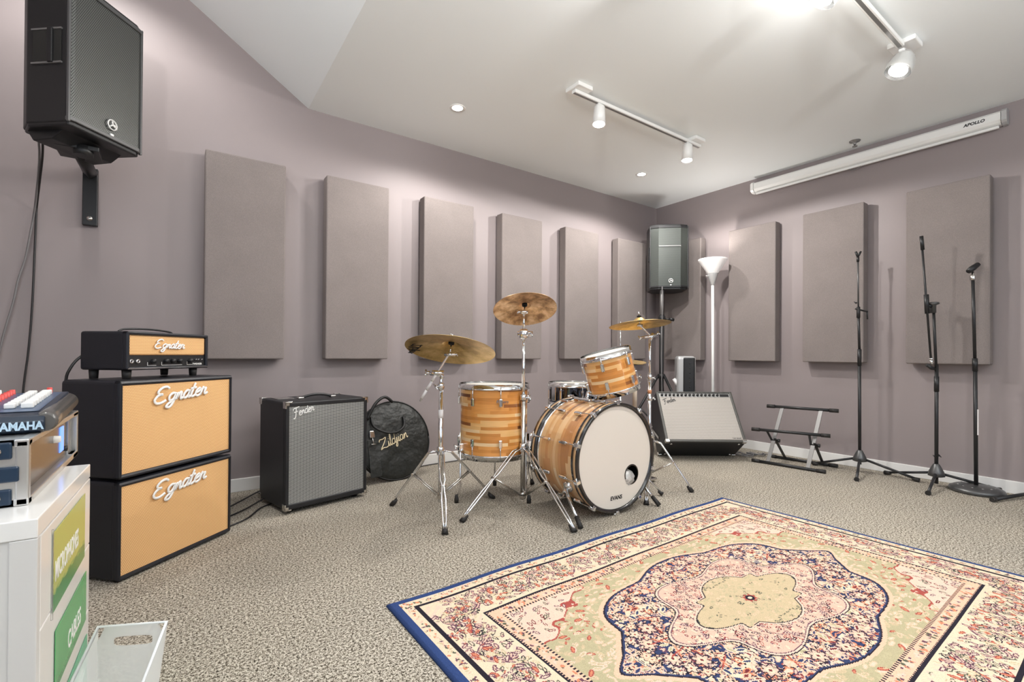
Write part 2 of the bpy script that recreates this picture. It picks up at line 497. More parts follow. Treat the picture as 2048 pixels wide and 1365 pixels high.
# rear walls with window openings; the one in wall_rear is added for fill
def wall_open(name, p0, p1, zt, win):
    p0 = Vector(p0); p1 = Vector(p1); L = (p1 - p0).length; d = (p1 - p0).normalized()
    m = axis_m(p0, d, (0, 0, 1)); a, c, z0, z1 = win
    b = MB()
    for x0, x1, q0, q1 in ((0, a, 0, zt), (c, L, 0, zt), (a, c, 0, z0), (a, c, z1, zt)):
        b.box((x0, q0, -.12), (x1, q1, 0), m)
    struct(b.obj(name, WALL))
    return m
mA = wall_open('wall_far', (X0, 0, 0), (X0, Y0, 0), ZT + .1, (2.2, 5.0, .8, 2.3))
mB = wall_open('wall_rear', (X0, Y0, 0), (0, Y0, 0), 3.9, (1.2, 5.0, .75, 2.35))
for i, (m, a, c, z0, z1) in enumerate(((mA, 2.2, 5.0, .8, 2.3), (mB, 1.2, 5.0, .75, 2.35))):
    b = MB(); t = .05
    for lo, hi in (((a, z0, -.1), (a + t, z1, -.02)), ((c - t, z0, -.1), (c, z1, -.02)), ((a, z0, -.1), (c, z0 + t, -.02)), ((a, z1 - t, -.1), (c, z1, -.02)), (((a + c) / 2 - t / 2, z0, -.1), ((a + c) / 2 + t / 2, z1, -.02))):
        b.box(lo, hi, m)
    struct(b.obj('window_%d' % (i + 1), TRIM))  # second frame fits the added opening that carries the rear fill
BH = .079
b = MB(); b.box((X0, -.014, 0), (-.014, 0, BH)); struct(b.obj('baseboard_left', TRIM, bevel=.003))
b = MB(); b.box((-.014, Y0, 0), (0, -.0, BH)); struct(b.obj('baseboard_right', TRIM, bevel=.003))

# ------------------------------------------------------------------ acoustic panels
def panel_mesh():
    b = MB()
    w, h, d = .42, 1.2, .085
    b.box((-w / 2, -d, 0), (w / 2, 0, h), bev=.007, seg=2)
    return b
p0 = panel_mesh().obj('acoustic_panel', PANELF)
tag(p0, '', 'acoustic panel', 'fabric acoustic panels on the two walls')
lefts = [(-3.925, 'grey-brown fabric acoustic panel nearest the wall-mounted speaker, above the tan amp head'),
         (-3.262, 'grey-brown fabric acoustic panel above the square black bass amp'),
         (-2.575, 'grey-brown fabric acoustic panel behind the lowest tilted cymbal, left of the tallest cymbal'),
         (-1.885, 'grey-brown fabric acoustic panel directly behind the tallest cymbal'),
         (-1.195, 'grey-brown fabric acoustic panel between the tallest cymbal and the room corner, above the snare drum'),
         (-.50, 'grey-brown fabric acoustic panel on the left wall partly hidden by the corner loudspeaker')]
rights = [(-.395, 'narrow-looking grey acoustic panel right of the corner loudspeaker, behind the floor lamp'),
          (-1.10, 'grey fabric acoustic panel between the floor lamp and the first microphone stand'),
          (-1.735, 'grey fabric acoustic panel behind the microphone stand nearest the amp rack stand'),
          (-2.405, 'darkest grey acoustic panel at the far right, behind two microphone stands')]
first = True
for x, lb in lefts:
    o = p0 if first else p0.copy()
    if not first: COL.objects.link(o)
    first = False
    o.location = (x, -.015, .805); o['label'] = lb
for y, lb in rights:
    o = p0.copy(); COL.objects.link(o)
    o.location = (-.015, y, .80); o.rotation_euler = (0, 0, -PI / 2); o['label'] = lb

# ------------------------------------------------------------------ rug
def make_rug():
    hu, hv, st = 1.03, .69, .003
    nu, nv = int(hu / st), int(hv / st)
    u = (np.arange(nu) + .5) * st; v = (np.arange(nv) + .5) * st
    Ug, Vg = np.meshgrid(u, v)            # [nv, nu]
    def c(r, g, b_): return np.array(srgb(r, g, b_)[:3])
    cream, pink, navy, char, olive = c(232, 212, 184), c(232, 192, 172), c(58, 68, 104), c(46, 42, 52), c(186, 176, 142)
    red, orange, plum, green, blue, peach = c(172, 84, 76), c(216, 140, 108), c(112, 76, 92), c(96, 100, 84), c(54, 74, 122), c(238, 194, 166)
    rose = c(234, 204, 184); maroon = c(122, 52, 58); tan = c(204, 184, 150)
    img = np.zeros((nv, nu, 3)); img[:] = olive
    rng = np.random.RandomState(3)
    d = np.minimum(hu - Ug, hv - Vg)
    n1 = np.sin(Ug * 91 + 2 * np.sin(Vg * 57)) * np.sin(Vg * 83 + 2 * np.sin(Ug * 61))
    def stamp(cx, cy, rx, ry, ang, col, petals=0, amp=.3, mask=None, ring=None):
        r = max(rx, ry) * (1 + amp) + st
        i0, i1 = max(0, int((cx - r) / st)), min(nu, int((cx + r) / st) + 1)
        j0, j1 = max(0, int((cy - r) / st)), min(nv, int((cy + r) / st) + 1)
        if i0 >= i1 or j0 >= j1: return
        X = Ug[j0:j1, i0:i1] - cx; Y = Vg[j0:j1, i0:i1] - cy
        ca, sa = math.cos(ang), math.sin(ang)
        x = (X * ca + Y * sa) / rx; y = (-X * sa + Y * ca) / ry
        q = np.sqrt(x * x + y * y)
        lim = 1 + (amp * np.cos(petals * np.arctan2(y, x)) if petals else 0)
        mk = q < lim
        if ring: mk &= q > lim * ring
        if mask is not None: mk &= mask[j0:j1, i0:i1]
        img[j0:j1, i0:i1][mk] = col
    def flower(cx, cy, s, cols, mask=None, p=5):
        a = rng.rand() * 6
        stamp(cx, cy, s, s, a, cols[0], p, .28, mask)
        stamp(cx, cy, s * .78, s * .78, a, cols[1], p, .28, mask)
        stamp(cx, cy, s * .42, s * .42, a, cols[2], 0, 0, mask)
        stamp(cx, cy, s * .18, s * .18, a, cols[3], 0, 0, mask)
    def leaf(cx, cy, s, a, o_, i_, mask=None):
        stamp(cx, cy, s, s * .42, a, o_, 0, 0, mask)
        stamp(cx, cy, s * .68, s * .2, a, i_, 0, 0, mask)
    def vine(pts, w, o_, i_, mask=None):
        for (x, y) in pts: stamp(x, y, w, w, 0, o_, 0, 0, mask)
        for (x, y) in pts: stamp(x, y, w * .45, w * .45, 0, i_, 0, 0, mask)
    # --- field motifs
    field = d > .285
    cu, cv = hu - .285, hv - .285
    sp = (cu - Ug) * .85 + (cv - Vg) * 1.25 + .018 * np.sin(Ug * 70) + .018 * np.cos(Vg * 90)
    spand = field & (sp < .27)
    img[field & (n1 > .35)] = olive * 1.04
    img[spand] = rose
    img[field & (np.abs(sp - .27) < .007)] = red
    img[field & (np.abs(sp - .257) < .005)] = rose
    for _ in range(700):
        x, y = rng.rand() * cu, rng.rand() * cv
        k = rng.randint(6)
        dd = (cu - x) * .85 + (cv - y) * 1.25
        if dd < .25:
            leaf(x, y, .006 + rng.rand() * .008, rng.rand() * 3, [green, plum, pink, maroon][rng.randint(4)], rose)
        elif .27 < dd < .62:
            leaf(x, y, .007 + rng.rand() * .011, rng.normal(0, .6), [peach, tan, rose, peach, tan, red][k], [olive, rose, tan, rose, tan, orange][k])
    # --- medallion
    def lobes(th): return 1 + .045 * np.abs(np.cos(4 * th)) - .05 * np.abs(np.sin(4 * th)) ** 3
    a, b_ = .575, .335
    th = np.arctan2(Vg / b_, Ug / a); rho = (np.abs(Ug / a) ** 2.2 + np.abs(Vg / b_) ** 2.2) ** (1 / 2.2)
    Rm = lobes(th) + .10 * np.exp(-(th / .10) ** 2)
    med = rho < Rm
    img[(rho < Rm + .045)] = peach
    img[(rho < Rm + .012)] = char
    img[med] = navy
    med2 = rho < Rm - .012
    pal = [peach, rose, pink, cream, orange, peach]
    for _ in range(1150):
        r_ = 1.14 * math.sqrt(rng.rand()); t_ = rng.rand() * PI / 2
        x, y = a * r_ * math.cos(t_), b_ * r_ * math.sin(t_)
        k = rng.randint(10)
        if k < 2: flower(x, y, .011 + .008 * rng.rand(), [char, pal[rng.randint(6)], cream, red], med2)
        elif k < 8: leaf(x, y, .009 + .012 * rng.rand(), rng.rand() * PI, pal[rng.randint(6)], [cream, rose, navy, navy, maroon, olive][rng.randint(6)], med2)
        else: leaf(x, y, .006 + .008 * rng.rand(), rng.rand() * PI, [plum, red, char][rng.randint(3)], pink, med2)
    for q in range(5):
        x, y = [(.44, .09), (.16, .27), (.33, .22), (.5, .04), (.05, .30)][q]
        flower(x, y, .026, [char, pink, cream, maroon], med2, 6)
        stamp(x, y, .030, .030, 0, plum, 6, .2, med2, .9)
    for q in range(3):
        x, y, an = [(.40, .13, .4), (.24, .24, 1.1), (.46, .03, .1)][q]
        stamp(x, y, .04, .0028, an, red, 0, 0, med2); stamp(x, y, .03, .0028, an + .9, orange, 0, 0, med2)
    # --- inner band and centre
    a2, b2 = .40, .235
    th2 = np.arctan2(Vg / b2, Ug / a2); rho2 = np.sqrt((Ug / a2) ** 2 + (Vg / b2) ** 2)
    R2 = .92 + .13 * np.cos(6 * th2)
    band = rho2 < R2
    img[rho2 < R2 + .05] = char; img[rho2 < R2 + .035] = rose; img[(rho2 < R2 + .012)] = plum
    img[band] = pink * .95
    for _ in range(420):
        r_ = .4 + .6 * rng.rand(); t_ = rng.rand() * PI / 2
        leaf(a2 * r_ * math.cos(t_), b2 * r_ * math.sin(t_), .005 + .007 * rng.rand(), rng.rand() * 3, [maroon, char, plum, red, cream][rng.randint(5)], rose, band)
    a3, b3 = .30, .155
    th3 = np.arctan2(Vg / b3, Ug / a3); rho3 = np.sqrt((Ug / a3) ** 2 + (Vg / b3) ** 2)
    R3 = .62 + .34 * np.abs(np.cos(2 * th3)) ** 1.5 + .2 * np.exp(-((th3 - PI / 4) / .12) ** 2)
    img[rho3 < R3 + .05] = rose; img[rho3 < R3 + .022] = char
    cen = rho3 < R3; img[cen] = tan
    for _ in range(110):
        r_ = math.sqrt(rng.rand()); t_ = rng.rand() * PI / 2
        leaf(a3 * r_ * math.cos(t_), b3 * r_ * math.sin(t_), .005 + .006 * rng.rand(), rng.normal(0, .5), [olive, peach, green, olive][rng.randint(4)], tan, cen)
    stamp(0, 0, .026, .020, 0, red, 8, .15); stamp(0, 0, .018, .014, 0, char, 0, 0); stamp(0, 0, .009, .006, 0, cream)
    # --- frames, from the edge inwards
    along = np.where(hu - Ug < hv - Vg, Vg, Ug)
    img[d < .285] = peach
    img[(d > .276) & (d < .285) & ((along % .012) < .007)] = char
    gb = (d > .244) & (d < .276)
    for _ in range(260):
        s_ = rng.rand() * (cu + cv)
        x, y = (s_, hv - .26) if s_ < cu else (hu - .26, s_ - cu)
        stamp(x + rng.normal(0, .006), y + rng.normal(0, .006), .003 + .006 * rng.rand(), .003 + .003 * rng.rand(), rng.rand() * 3, [orange, pink, plum, green, rose][rng.randint(5)], 0, 0, gb)
    img[(d > .232) & (d < .243) & ((d < .239) | ((along % .010) < .006))] = char
    img[(d > .222) & (d < .231)] = cream
    mb = (d > .082) & (d < .224)
    img[mb] = cream
    img[mb & (n1 > .4)] = rose
    dm = .153
    def bpt(s_, off):   # point along the border mid-line of one quadrant
        L1 = hu - dm
        if s_ < L1: return (s_, hv - dm + off)
        return (hu - dm + off, hv - dm - (s_ - L1))
    L = (hu - dm) + (hv - dm)
    pts = []
    for k in range(900):
        s_ = L * k / 900
        pts.append(bpt(s_, .048 * math.sin(s_ / L * 2 * PI * 6.5)))
    vine(pts, .0062, plum, pink, mb)
    for k in range(13):
        s_ = L * (k + .5) / 13; sg = -1 if k % 2 else 1
        x, y = bpt(s_, sg * .012)
        cc = []
        for j in range(60):
            t_ = j / 60 * 5.0; rr = .036 - .0035 * t_
            cc.append((x + rr * math.cos(t_ + k), y + rr * math.sin(t_ + k)))
        vine(cc, .0042, plum, rose, mb)
        flower(x, y, .020, [green, rose, orange, red], mb, 6)
    for _ in range(900):
        x, y = bpt(rng.rand() * L, (rng.rand() - .5) * .13)
        k = rng.randint(6)
        leaf(x, y, .006 + .010 * rng.rand(), rng.rand() * 3, [green, plum, red, char, plum, tan][k], [rose, pink, orange, cream, rose, cream][k], mb)
    img[(d > .068) & (d < .082)] = char * .9
    gd = (d > .032) & (d <= .068); img[gd] = cream
    for _ in range(330):
        s_ = rng.rand() * (hu + hv)
        x, y = (s_, hv - .05) if s_ < hu else (hu - .05, s_ - hu)
        stamp(x + rng.normal(0, .007), y + rng.normal(0, .007), .003 + .006 * rng.rand(), .003, rng.rand() * 3, [orange, plum, green, pink, tan][rng.randint(5)], 0, 0, gd)
    img[d <= .032] = blue
    img[d <= .009] = blue * .8
    full = np.concatenate([img[::-1], img], 0); full = np.concatenate([full[:, ::-1], full], 1)
    NV, NU = full.shape[:2]
    xs = np.linspace(-hu, hu, NU + 1); ys = np.linspace(-hv, hv, NV + 1)
    XX, YY = np.meshgrid(xs, ys)
    wob = .004 * np.sin(YY * 9) * 0 + .0045 * np.sin(XX * 11 + 1.3) * (YY / hv) ** 2 * (YY > 0)
    edge = np.minimum(hu - np.abs(XX), hv - np.abs(YY))
    ZZ = .010 - .0065 * np.exp(-edge / .004) + .001 * np.sin(XX * 13) * np.sin(YY * 9)
    co = np.stack([XX, YY + wob, ZZ], -1).reshape(-1, 3)
    idx = np.arange((NU + 1) * (NV + 1)).reshape(NV + 1, NU + 1)
    quads = np.stack([idx[:-1, :-1], idx[:-1, 1:], idx[1:, 1:], idx[1:, :-1]], -1).reshape(-1, 4)
    # skirt down to the floor
    ring = np.concatenate([idx[0, :], idx[1:, -1], idx[-1, -2::-1], idx[-2:0:-1, 0]])
    base = len(co)
    sk = co[ring].copy(); sk[:, 2] = 0
    co = np.concatenate([co, sk])
    nr = len(ring); k = np.arange(nr); k2 = (k + 1) % nr
    sq = np.stack([ring[k], base + k, base + k2, ring[k2]], -1)
    nq = len(quads)
    allq = np.concatenate([quads, sq])
    me = bpy.data.meshes.new('persian_rug')
    me.vertices.add(len(co)); me.vertices.foreach_set('co', co.ravel().astype(np.float32))
    me.loops.add(len(allq) * 4); me.loops.foreach_set('vertex_index', allq.ravel().astype(np.int32))
    me.polygons.add(len(allq)); me.polygons.foreach_set('loop_start', (np.arange(len(allq)) * 4).astype(np.int32))
    me.polygons.foreach_set('loop_total', np.full(len(allq), 4, np.int32))
    me.update(calc_edges=True)
    at = me.color_attributes.new('pattern', 'FLOAT_COLOR', 'CORNER')
    fc = np.ones((len(allq), 4)); fc[:nq, :3] = full.reshape(-1, 3); fc[nq:, :3] = blue * .6
    at.data.foreach_set('color', np.repeat(fc, 4, axis=0).ravel().astype(np.float32))
    me.materials.append(RUGM)
    o = bpy.data.objects.new('persian_rug', me); COL.objects.link(o)
    return o
rug = make_rug()
rug.location = (-2.634, -2.445, 0.0005); rug.rotation_euler = (0, 0, R(1.2))
tag(rug, 'patterned cream, pink and navy rug with an oval medallion on the carpet', 'rug')

# ------------------------------------------------------------------ hardware helpers
def foot_mesh(parent, p, d, r=.013, L=.05):
    d = Vector(d).normalized(); p = Vector(p)
    b = MB(); b.tube([p - d * L * .75, p - d * L * .3, p + d * .006], [r * .75, r, r * 1.15], 10)
    for v in b.bm.verts: v.co.z = max(v.co.z, .0005)
    return b.obj('rubber_foot', RUBBER, parent)
def wing(b, p, d, s=.02):
    p = Vector(p); d = Vector(d).normalized(); a = d.orthogonal().normalized()
    b.tube([p, p + d * s * .8], s * .3, 8)
    b.tube([p + d * s * .8 - a * s * .7, p + d * s * .8, p + d * s * .8 + a * s * .7], [s * .2, s * .14, s * .2], 6)

def cymbal(name, label, c, n, r, bell=.022, cm=None):
    n = Vector(n).normalized()
    t = thing(name, label, 'cymbal', c, rot=z_to((0, 0, 0), n).to_euler())
    b = MB(); th = .0012
    prof = [(.007, .0), (r * .05, .0), (r * .10, -.002), (r * .15, -.008), (r * .19, -bell * .85), (r * .21, -bell), (r * .5, -bell - r * .045), (r * .8, -bell - r * .095), (r, -bell - r * .14)]
    b.lathe(prof, 72)
    b.lathe([(a, z - th) for a, z in prof][::-1], 72)
    b.lathe([(r, -bell - r * .14), (r, -bell - r * .14 - th)], 72)
    b.obj('bow', cm or BRONZE, t)
    b = MB(); b.lathe([(.006, -.022), (.015, -.021), (.016, -.012), (.014, -.004), (.006, -.003)], 16); b.obj('felt_washer', FELT, t)
    b = MB(); b.lathe([(.006, .002), (.014, .003), (.014, .012), (.006, .013)], 16); b.obj('felt_washer', FELT, t)
    b = MB(); b.tube([(0, 0, .012), (0, 0, .034)], .004, 8); wing(b, (0, 0, .018), (0, 0, 1), .018)
    b.obj('wing_nut', CHROME, t)
    return t

def tripod(t, hubz, feet, lowz=.10, k=.52, double=True):
    """double-braced chrome legs from an upper collar to feet given in local x, y"""
    b = MB(); b.lathe([(.017, hubz - .02), (.020, hubz - .018), (.020, hubz + .02), (.016, hubz + .026)], 20, cap=True)
    b.obj('collar', CHROME, t)
    b = MB(); b.lathe([(.016, lowz - .02), (.018, lowz - .016), (.018, lowz + .012), (.015, lowz + .016)], 20, cap=True)
    b.obj('lower_collar', CHROME2, t)
    for fx, fy in feet:
        dr = Vector((fx, fy, 0)); Ln = dr.length; dr.normalize(); sd = Vector((-dr.y, dr.x, 0))
        tip = Vector((fx, fy, .018))
        top = dr * .022 + Vector((0, 0, hubz)); knee = dr * .07 + Vector((0, 0, hubz - .012))
        mid = knee.lerp(tip, k - .1)
        b = MB()
        for s in (-1, 1):
            b.tube([top + sd * .012 * s, knee + sd * .012 * s, knee.lerp(tip, .35) + sd * .011 * s, mid + sd * .004 * s, knee.lerp(tip, .62) + sd * .010 * s, knee.lerp(tip, .88) + sd * .008 * s, tip + sd * .002 * s], .0048, 8)
        lg = b.obj('leg', CHROME, t)
        foot_mesh(lg, tip - Vector((0, 0, .012)), (tip - knee), .014, .05)
        b = MB()
        lo = dr * .018 + Vector((0, 0, lowz))
        for s in (-1, 1): b.tube([lo + sd * .010 * s, mid + sd * .008 * s], .004, 8)
        b.tube([mid - sd * .016, mid + sd * .016], .006, 8)
        b.obj('brace', CHROME2, t)

# stand A: boom cymbal stand, leftmost ----------------------------------------------------
t = thing('boom_cymbal_stand', 'chrome cymbal stand with a boom arm nearest the black bass amp', 'cymbal stand', (-3.098, -1.012, 0))
def L(o, p): return (p[0] - o.location.x, p[1] - o.location.y, p[2])
tripod(t, .322, [(-.175, .233), (-.129, -.308), (.354, .03)], .09)
b = MB(); b.tube([(0, 0, .05), (0, 0, .66)], .0125, 16); b.obj('lower_tube', CHROME, t)
b = MB(); b.tube([(0, 0, .64), (0, 0, .745)], .0095, 16); b.obj('upper_tube', CHROME, t)
b = MB(); b.lathe([(.0125, .655), (.018, .657), (.018, .685), (.0125, .69)], 16, cap=True); wing(b, (-.015, 0, .67), (-1, -.3, 0), .026); b.obj('height_clamp', CHROME, t)
b = MB(); b.lathe([(.0132, .50), (.0132, .545)], 16, cap=True); b.obj('tape_band', WHITE_T, t)
bd = (Vector(L(t, (-3.084, -1.111, .879))) - Vector(L(t, (-3.203, -.977, .593)))).normalized()
p_lo = Vector(L(t, (-3.203, -.977, .593))); p_hi = Vector(L(t, (-3.088, -1.107, .868)))
b = MB(); b.tube([p_lo, p_lo + bd * .03, p_hi - bd * .03, p_hi], [.003, .0068, .0068, .005], 10); b.obj('boom_arm', CHROME, t)
b = MB()
for q in (.02, .075, .13): b.tube([p_lo + bd * q, p_lo + bd * (q + .05)], .0078, 10)
b.obj('tape_wrap', WHITE_T, t)
cl = p_lo.lerp(p_hi, .55)
b = MB(); b.tube([(0, 0, .74), Vector((0, 0, .75)), cl + Vector((.01, .0, -.01))], .011, 12); b.tube([cl + Vector((-.03, .02, 0)), cl + Vector((.03, -.02, 0))], .014, 14)
wing(b, cl + Vector((-.03, .02, 0)), (-1, .6, 0), .03); wing(b, cl + Vector((.02, -.01, -.01)), (.4, -.3, -1), .02)
b.obj('boom_clamp', CHROME, t)
cA = Vector((-3.100, -1.128, .895)); nA = Vector((.235, .214, .948)).normalized()
b = MB(); q = Vector(L(t, cA)); b.tube([p_hi, q - nA * .05], .007, 10); b.tube([q - nA * .055 + Vector((.02, -.02, 0)), q - nA * .055 - Vector((.02, -.02, 0))], .010, 12); b.tube([q - nA * .05, q - nA * .0], .0035, 8)
wing(b, q - nA * .055 + Vector((.02, -.015, 0)), (1, -.8, 0), .018)
b.obj('tilter', CHROME, t)
cy = cymbal('ride_cymbal', 'large olive-gold cymbal on the boom stand, lowest and leftmost of the cymbals', cA + nA * .02, nA, .232)

# Zildjian on its underside
def cymbal_word(cyo, ang, r, size):
    # the word is placed on the lower face, reading from below
    c, s = math.cos(ang), math.sin(ang)
    fr = axis_m((r * c, r * s, -.060), (s, -c, 0), (c, s, 0))
    script(cyo, 'lettering', 'Zildjian', FELT, fr, size, size * .07, .15, 1.1, .3)
dl_ = Matrix(cy.rotation_euler.to_matrix()).inverted() @ Vector((-.86, .10, 0))
cymbal_word(cy, math.atan2(dl_.y, dl_.x), .150, .046)

# stand B: straight stand, centre -----------------------------------------------------------
t = thing('straight_cymbal_stand', 'chrome cymbal stand in front of the floor tom carrying the tallest cymbal', 'cymbal stand', (-2.661, -1.165, 0))
tripod(t, .318, [(-.418, -.057), (-.049, -.476), (.30, .30)], .055)
b = MB(); b.tube([(0, 0, .03), (0, 0, .60)], .0135, 16); b.obj('lower_tube', CHROME2, t)
b = MB(); b.tube([(0, 0, .58), (0, 0, .945)], .0095, 16); b.obj('middle_tube', CHROME, t)
b = MB(); b.lathe([(.0135, .585), (.019, .588), (.019, .615), (.012, .62)], 16, cap=True); b.lathe([(.0, .585), (.016, .585)], 12); wing(b, (.015, -.01, .6), (1, -.7, 0), .026); b.obj('height_clamp', CHROME, t)
b = MB(); b.lathe([(.012, .93), (.026, .938), (.028, .965), (.022, .985), (.009, .99)], 20, cap=True); wing(b, (.02, -.015, .96), (1, -.7, 0), .028); b.tube([(-.03, .02, .96), (.034, -.024, .962)], .014, 14); b.obj('tilt_clamp', CHROME, t)
b = MB(); b.tube([(0, 0, .98), (.002, .003, 1.075)], .0065, 10); b.obj('upper_tube', CHROME, t)
cB = Vector((-2.628, -1.126, 1.142)); nB = Vector((.20, .38, .90)).normalized()
q = Vector(L(t, cB))
b = MB(); b.tube([(.002, .003, 1.07), (.002, .003, 1.085)], .010, 10); b.tube([(-.018, .012, 1.085), (.018, -.012, 1.085)], .011, 12); wing(b, (-.016, .01, 1.085), (-1, .6, 0), .022); b.tube([(.002, .003, 1.085), q - nB * .03], .0035, 8)
b.obj('tilter', CHROME, t)
cymbal('crash_cymbal', 'mottled copper-coloured cymbal tilted towards the room, highest of the cymbals', cB, nB, .182, cm=COPPER)

# stand C: behind the bass drum, right -----------------------------------------------------
t = thing('tall_cymbal_stand', 'chrome cymbal stand right of the bass drum, beside the silver-grille amp', 'cymbal stand', (-1.79, -1.345, 0))
tripod(t, .30, [(.137, -.213), (-.30, -.22), (.15, .22)], .10)
b = MB(); b.tube([(0, 0, .04), (0, 0, .70)], .012, 14); b.obj('lower_tube', CHROME, t)
b = MB(); b.tube([(0, 0, .68), (0, 0, .95)], .009, 14); b.obj('upper_tube', CHROME, t)
b = MB(); b.lathe([(.012, .69), (.017, .692), (.017, .72), (.010, .724)], 16, cap=True); wing(b, (.012, -.01, .70), (1, -.7, 0), .02); b.obj('height_clamp', CHROME, t)
b = MB(); b.lathe([(.012, .555), (.016, .557), (.016, .58), (.012, .582)], 16, cap=True); wing(b, (.012, -.01, .57), (1, -.7, 0), .02); b.obj('height_clamp', CHROME, t)
b = MB(); b.lathe([(.0125, .60), (.0125, .625)], 14, cap=True); b.obj('tape_band', mat('orange_tape', (.55, .25, .12, 1), .5), t)
b = MB(); b.tube([(-.045, .03, .955), (.04, -.028, .975)], .010, 10); b.tube([(0, 0, .94), (.02, -.012, .985)], .011, 10); wing(b, (-.04, .028, .955), (-1, .6, 0), .024); wing(b, (.035, -.025, .98), (.7, -.5, .5), .02); b.obj('boom_clamp', CHROME, t)
cC = Vector((-1.835, -1.296, 1.082)); nC = Vector((.013, .124, .992)).normalized(); q = Vector(L(t, cC))
b = MB(); b.tube([(.01, -.005, .965), q + Vector((.012, -.01, -.055)), q + Vector((0, 0, -.04))], .006, 10); b.tube([q - nC * .045, q - nC * 0], .0035, 8); b.tube([q - nC * .045 - Vector((.014, -.01, 0)), q - nC * .045 + Vector((.014, -.01, 0))], .009, 10); b.obj('tilter', CHROME, t)
cymbal('crash_cymbal', 'thin gold cymbal almost level in front of the corner loudspeaker', cC + nC * .005, nC, .194)

# ------------------------------------------------------------------ drums
def lug(parent, m, L1, L2, w=.011):
    """lug casing with its rod, along local z of m, outward local x"""
    b = MB(); b.box((-.004, -w, L1), (.016, w, L2), m, .004)
    b.obj('lug', CHROME, parent)
def drum(name, label, r, h, n_lug, loc, rot, shell_m, top_m, bot_m, wide=False, hoop=CHROME, casing=CHROME, split=True):
    t = thing(name, label, 'drum', loc, rot=rot)
    b = MB(); b.lathe([(r, .012), (r, h - .012)], 64, uvr=r); b.obj('shell', shell_m, t)
    for nm, z, s, hm in (('batter_head', h, 1, top_m), ('resonant_head', 0, -1, bot_m)):
        b = MB(); b.lathe([(0, z), (r - .004, z), (r + .003, z - s * .006)], 64); b.obj(nm, hm, t)
    for z, s in ((h, 1), (0, -1)):
        b = MB(); b.lathe([(r + .003, z + s * .012), (r + .008, z + s * .013), (r + .009, z - s * .010), (r + .015, z - s * .016), (r + .009, z - s * .020), (r + .002, z - s * .018)], 64); b.obj('hoop', hoop, t)
    for k in range(n_lug):
        a = 2 * PI * k / n_lug + R(18)
        c, s = math.cos(a), math.sin(a)
        m = axis_m((r * c, r * s, 0), (c, s, 0), (-s, c, 0))
        if split:
            for z0, z1, zz in ((h * .16, h * .16 + .045, -.002), (h * .84 - .045, h * .84, h + .002)):
                b = MB(); b.box((0, -.010, z0), (.018, .010, z1), m, .005)
                lo, hi = sorted(((z0 + z1) / 2, zz))
                b.tube([m @ Vector((.012, 0, lo)), m @ Vector((.012, 0, hi))], .003, 6)
                b.obj('lug', casing, t)
        else:
            b = MB(); b.box((0, -.008, h * .25), (.016, .008, h * .75), m, .004); b.tube([m @ Vector((.012, 0, 0)), m @ Vector((.012, 0, h))], .003, 6)
            b.obj('lug', casing, t)
    return t

ft = drum('floor_tom', 'tall floor tom with a striped laminated wood shell and chrome legs', .197, .40, 8, (-2.719, -.953, .262), (0, 0, R(4)), WOOD_T, HEAD_W, HEAD_W)
for a in (171, 51, 291):
    c, s = math.cos(R(a)), math.sin(R(a))
    x, y = c * .215, s * .215
    b = MB(); b.tube([(x, y, .14), (x, y, -.18), (x + c * .02, y + s * .02, -.235)], .0055, 8); lg = b.obj('leg', CHROME, ft)
    b = MB(); b.lathe([(.012, 0), (.013, .02), (.008, .045)], 12, Matrix.Translation((x + c * .022, y + s * .022, -.2615)), cap=True); b.obj('rubber_foot', RUBBER, lg)
    b = MB(); b.box((.193, -.014, .03), (.228, .014, .075), Matrix.Rotation(R(a), 4, 'Z'), .006); wing(b, (c * .228, s * .228, .055), (c, s, 0), .024); b.obj('leg_bracket', CHROME, ft)
script(ft, 'badge', 'Zildjian'[3:4] + 'ra', CHROME, axis_m((.193 * math.cos(R(-115)) + 0, .193 * math.sin(R(-115)), .315), (.906, -.42, 0), (0, 0, 1)) if False else axis_m((.198 * math.cos(R(-119)), .198 * math.sin(R(-119)), .318), (.875, -.485, 0), (0, 0, 1)), .018, .0011, .2, 1.1) if False else text(ft, 'badge', 'Rogers', CHROME, axis_m((.197 * math.cos(R(-124)), .197 * math.sin(R(-124)), .312), (.83, -.56, 0), (0, 0, 1)), .024, .001, .0004, .2)

n = Vector((-.252, .104, .962)).normalized()
rt = drum('rack_tom', 'small striped wood tom mounted at an angle above the bass drum', .138, .218, 6, (-2.206, -1.430, .642), z_to((0, 0, 0), n, R(6)).to_euler(), WOOD_T, HEAD_W, HEAD_C)
b = MB(); b.box((-.03, -.02, .08), (.0, .02, .14), z_to((-.133, 0, 0), (0, 0, 1)), .005); b.obj('mount_plate', CHROME, rt)

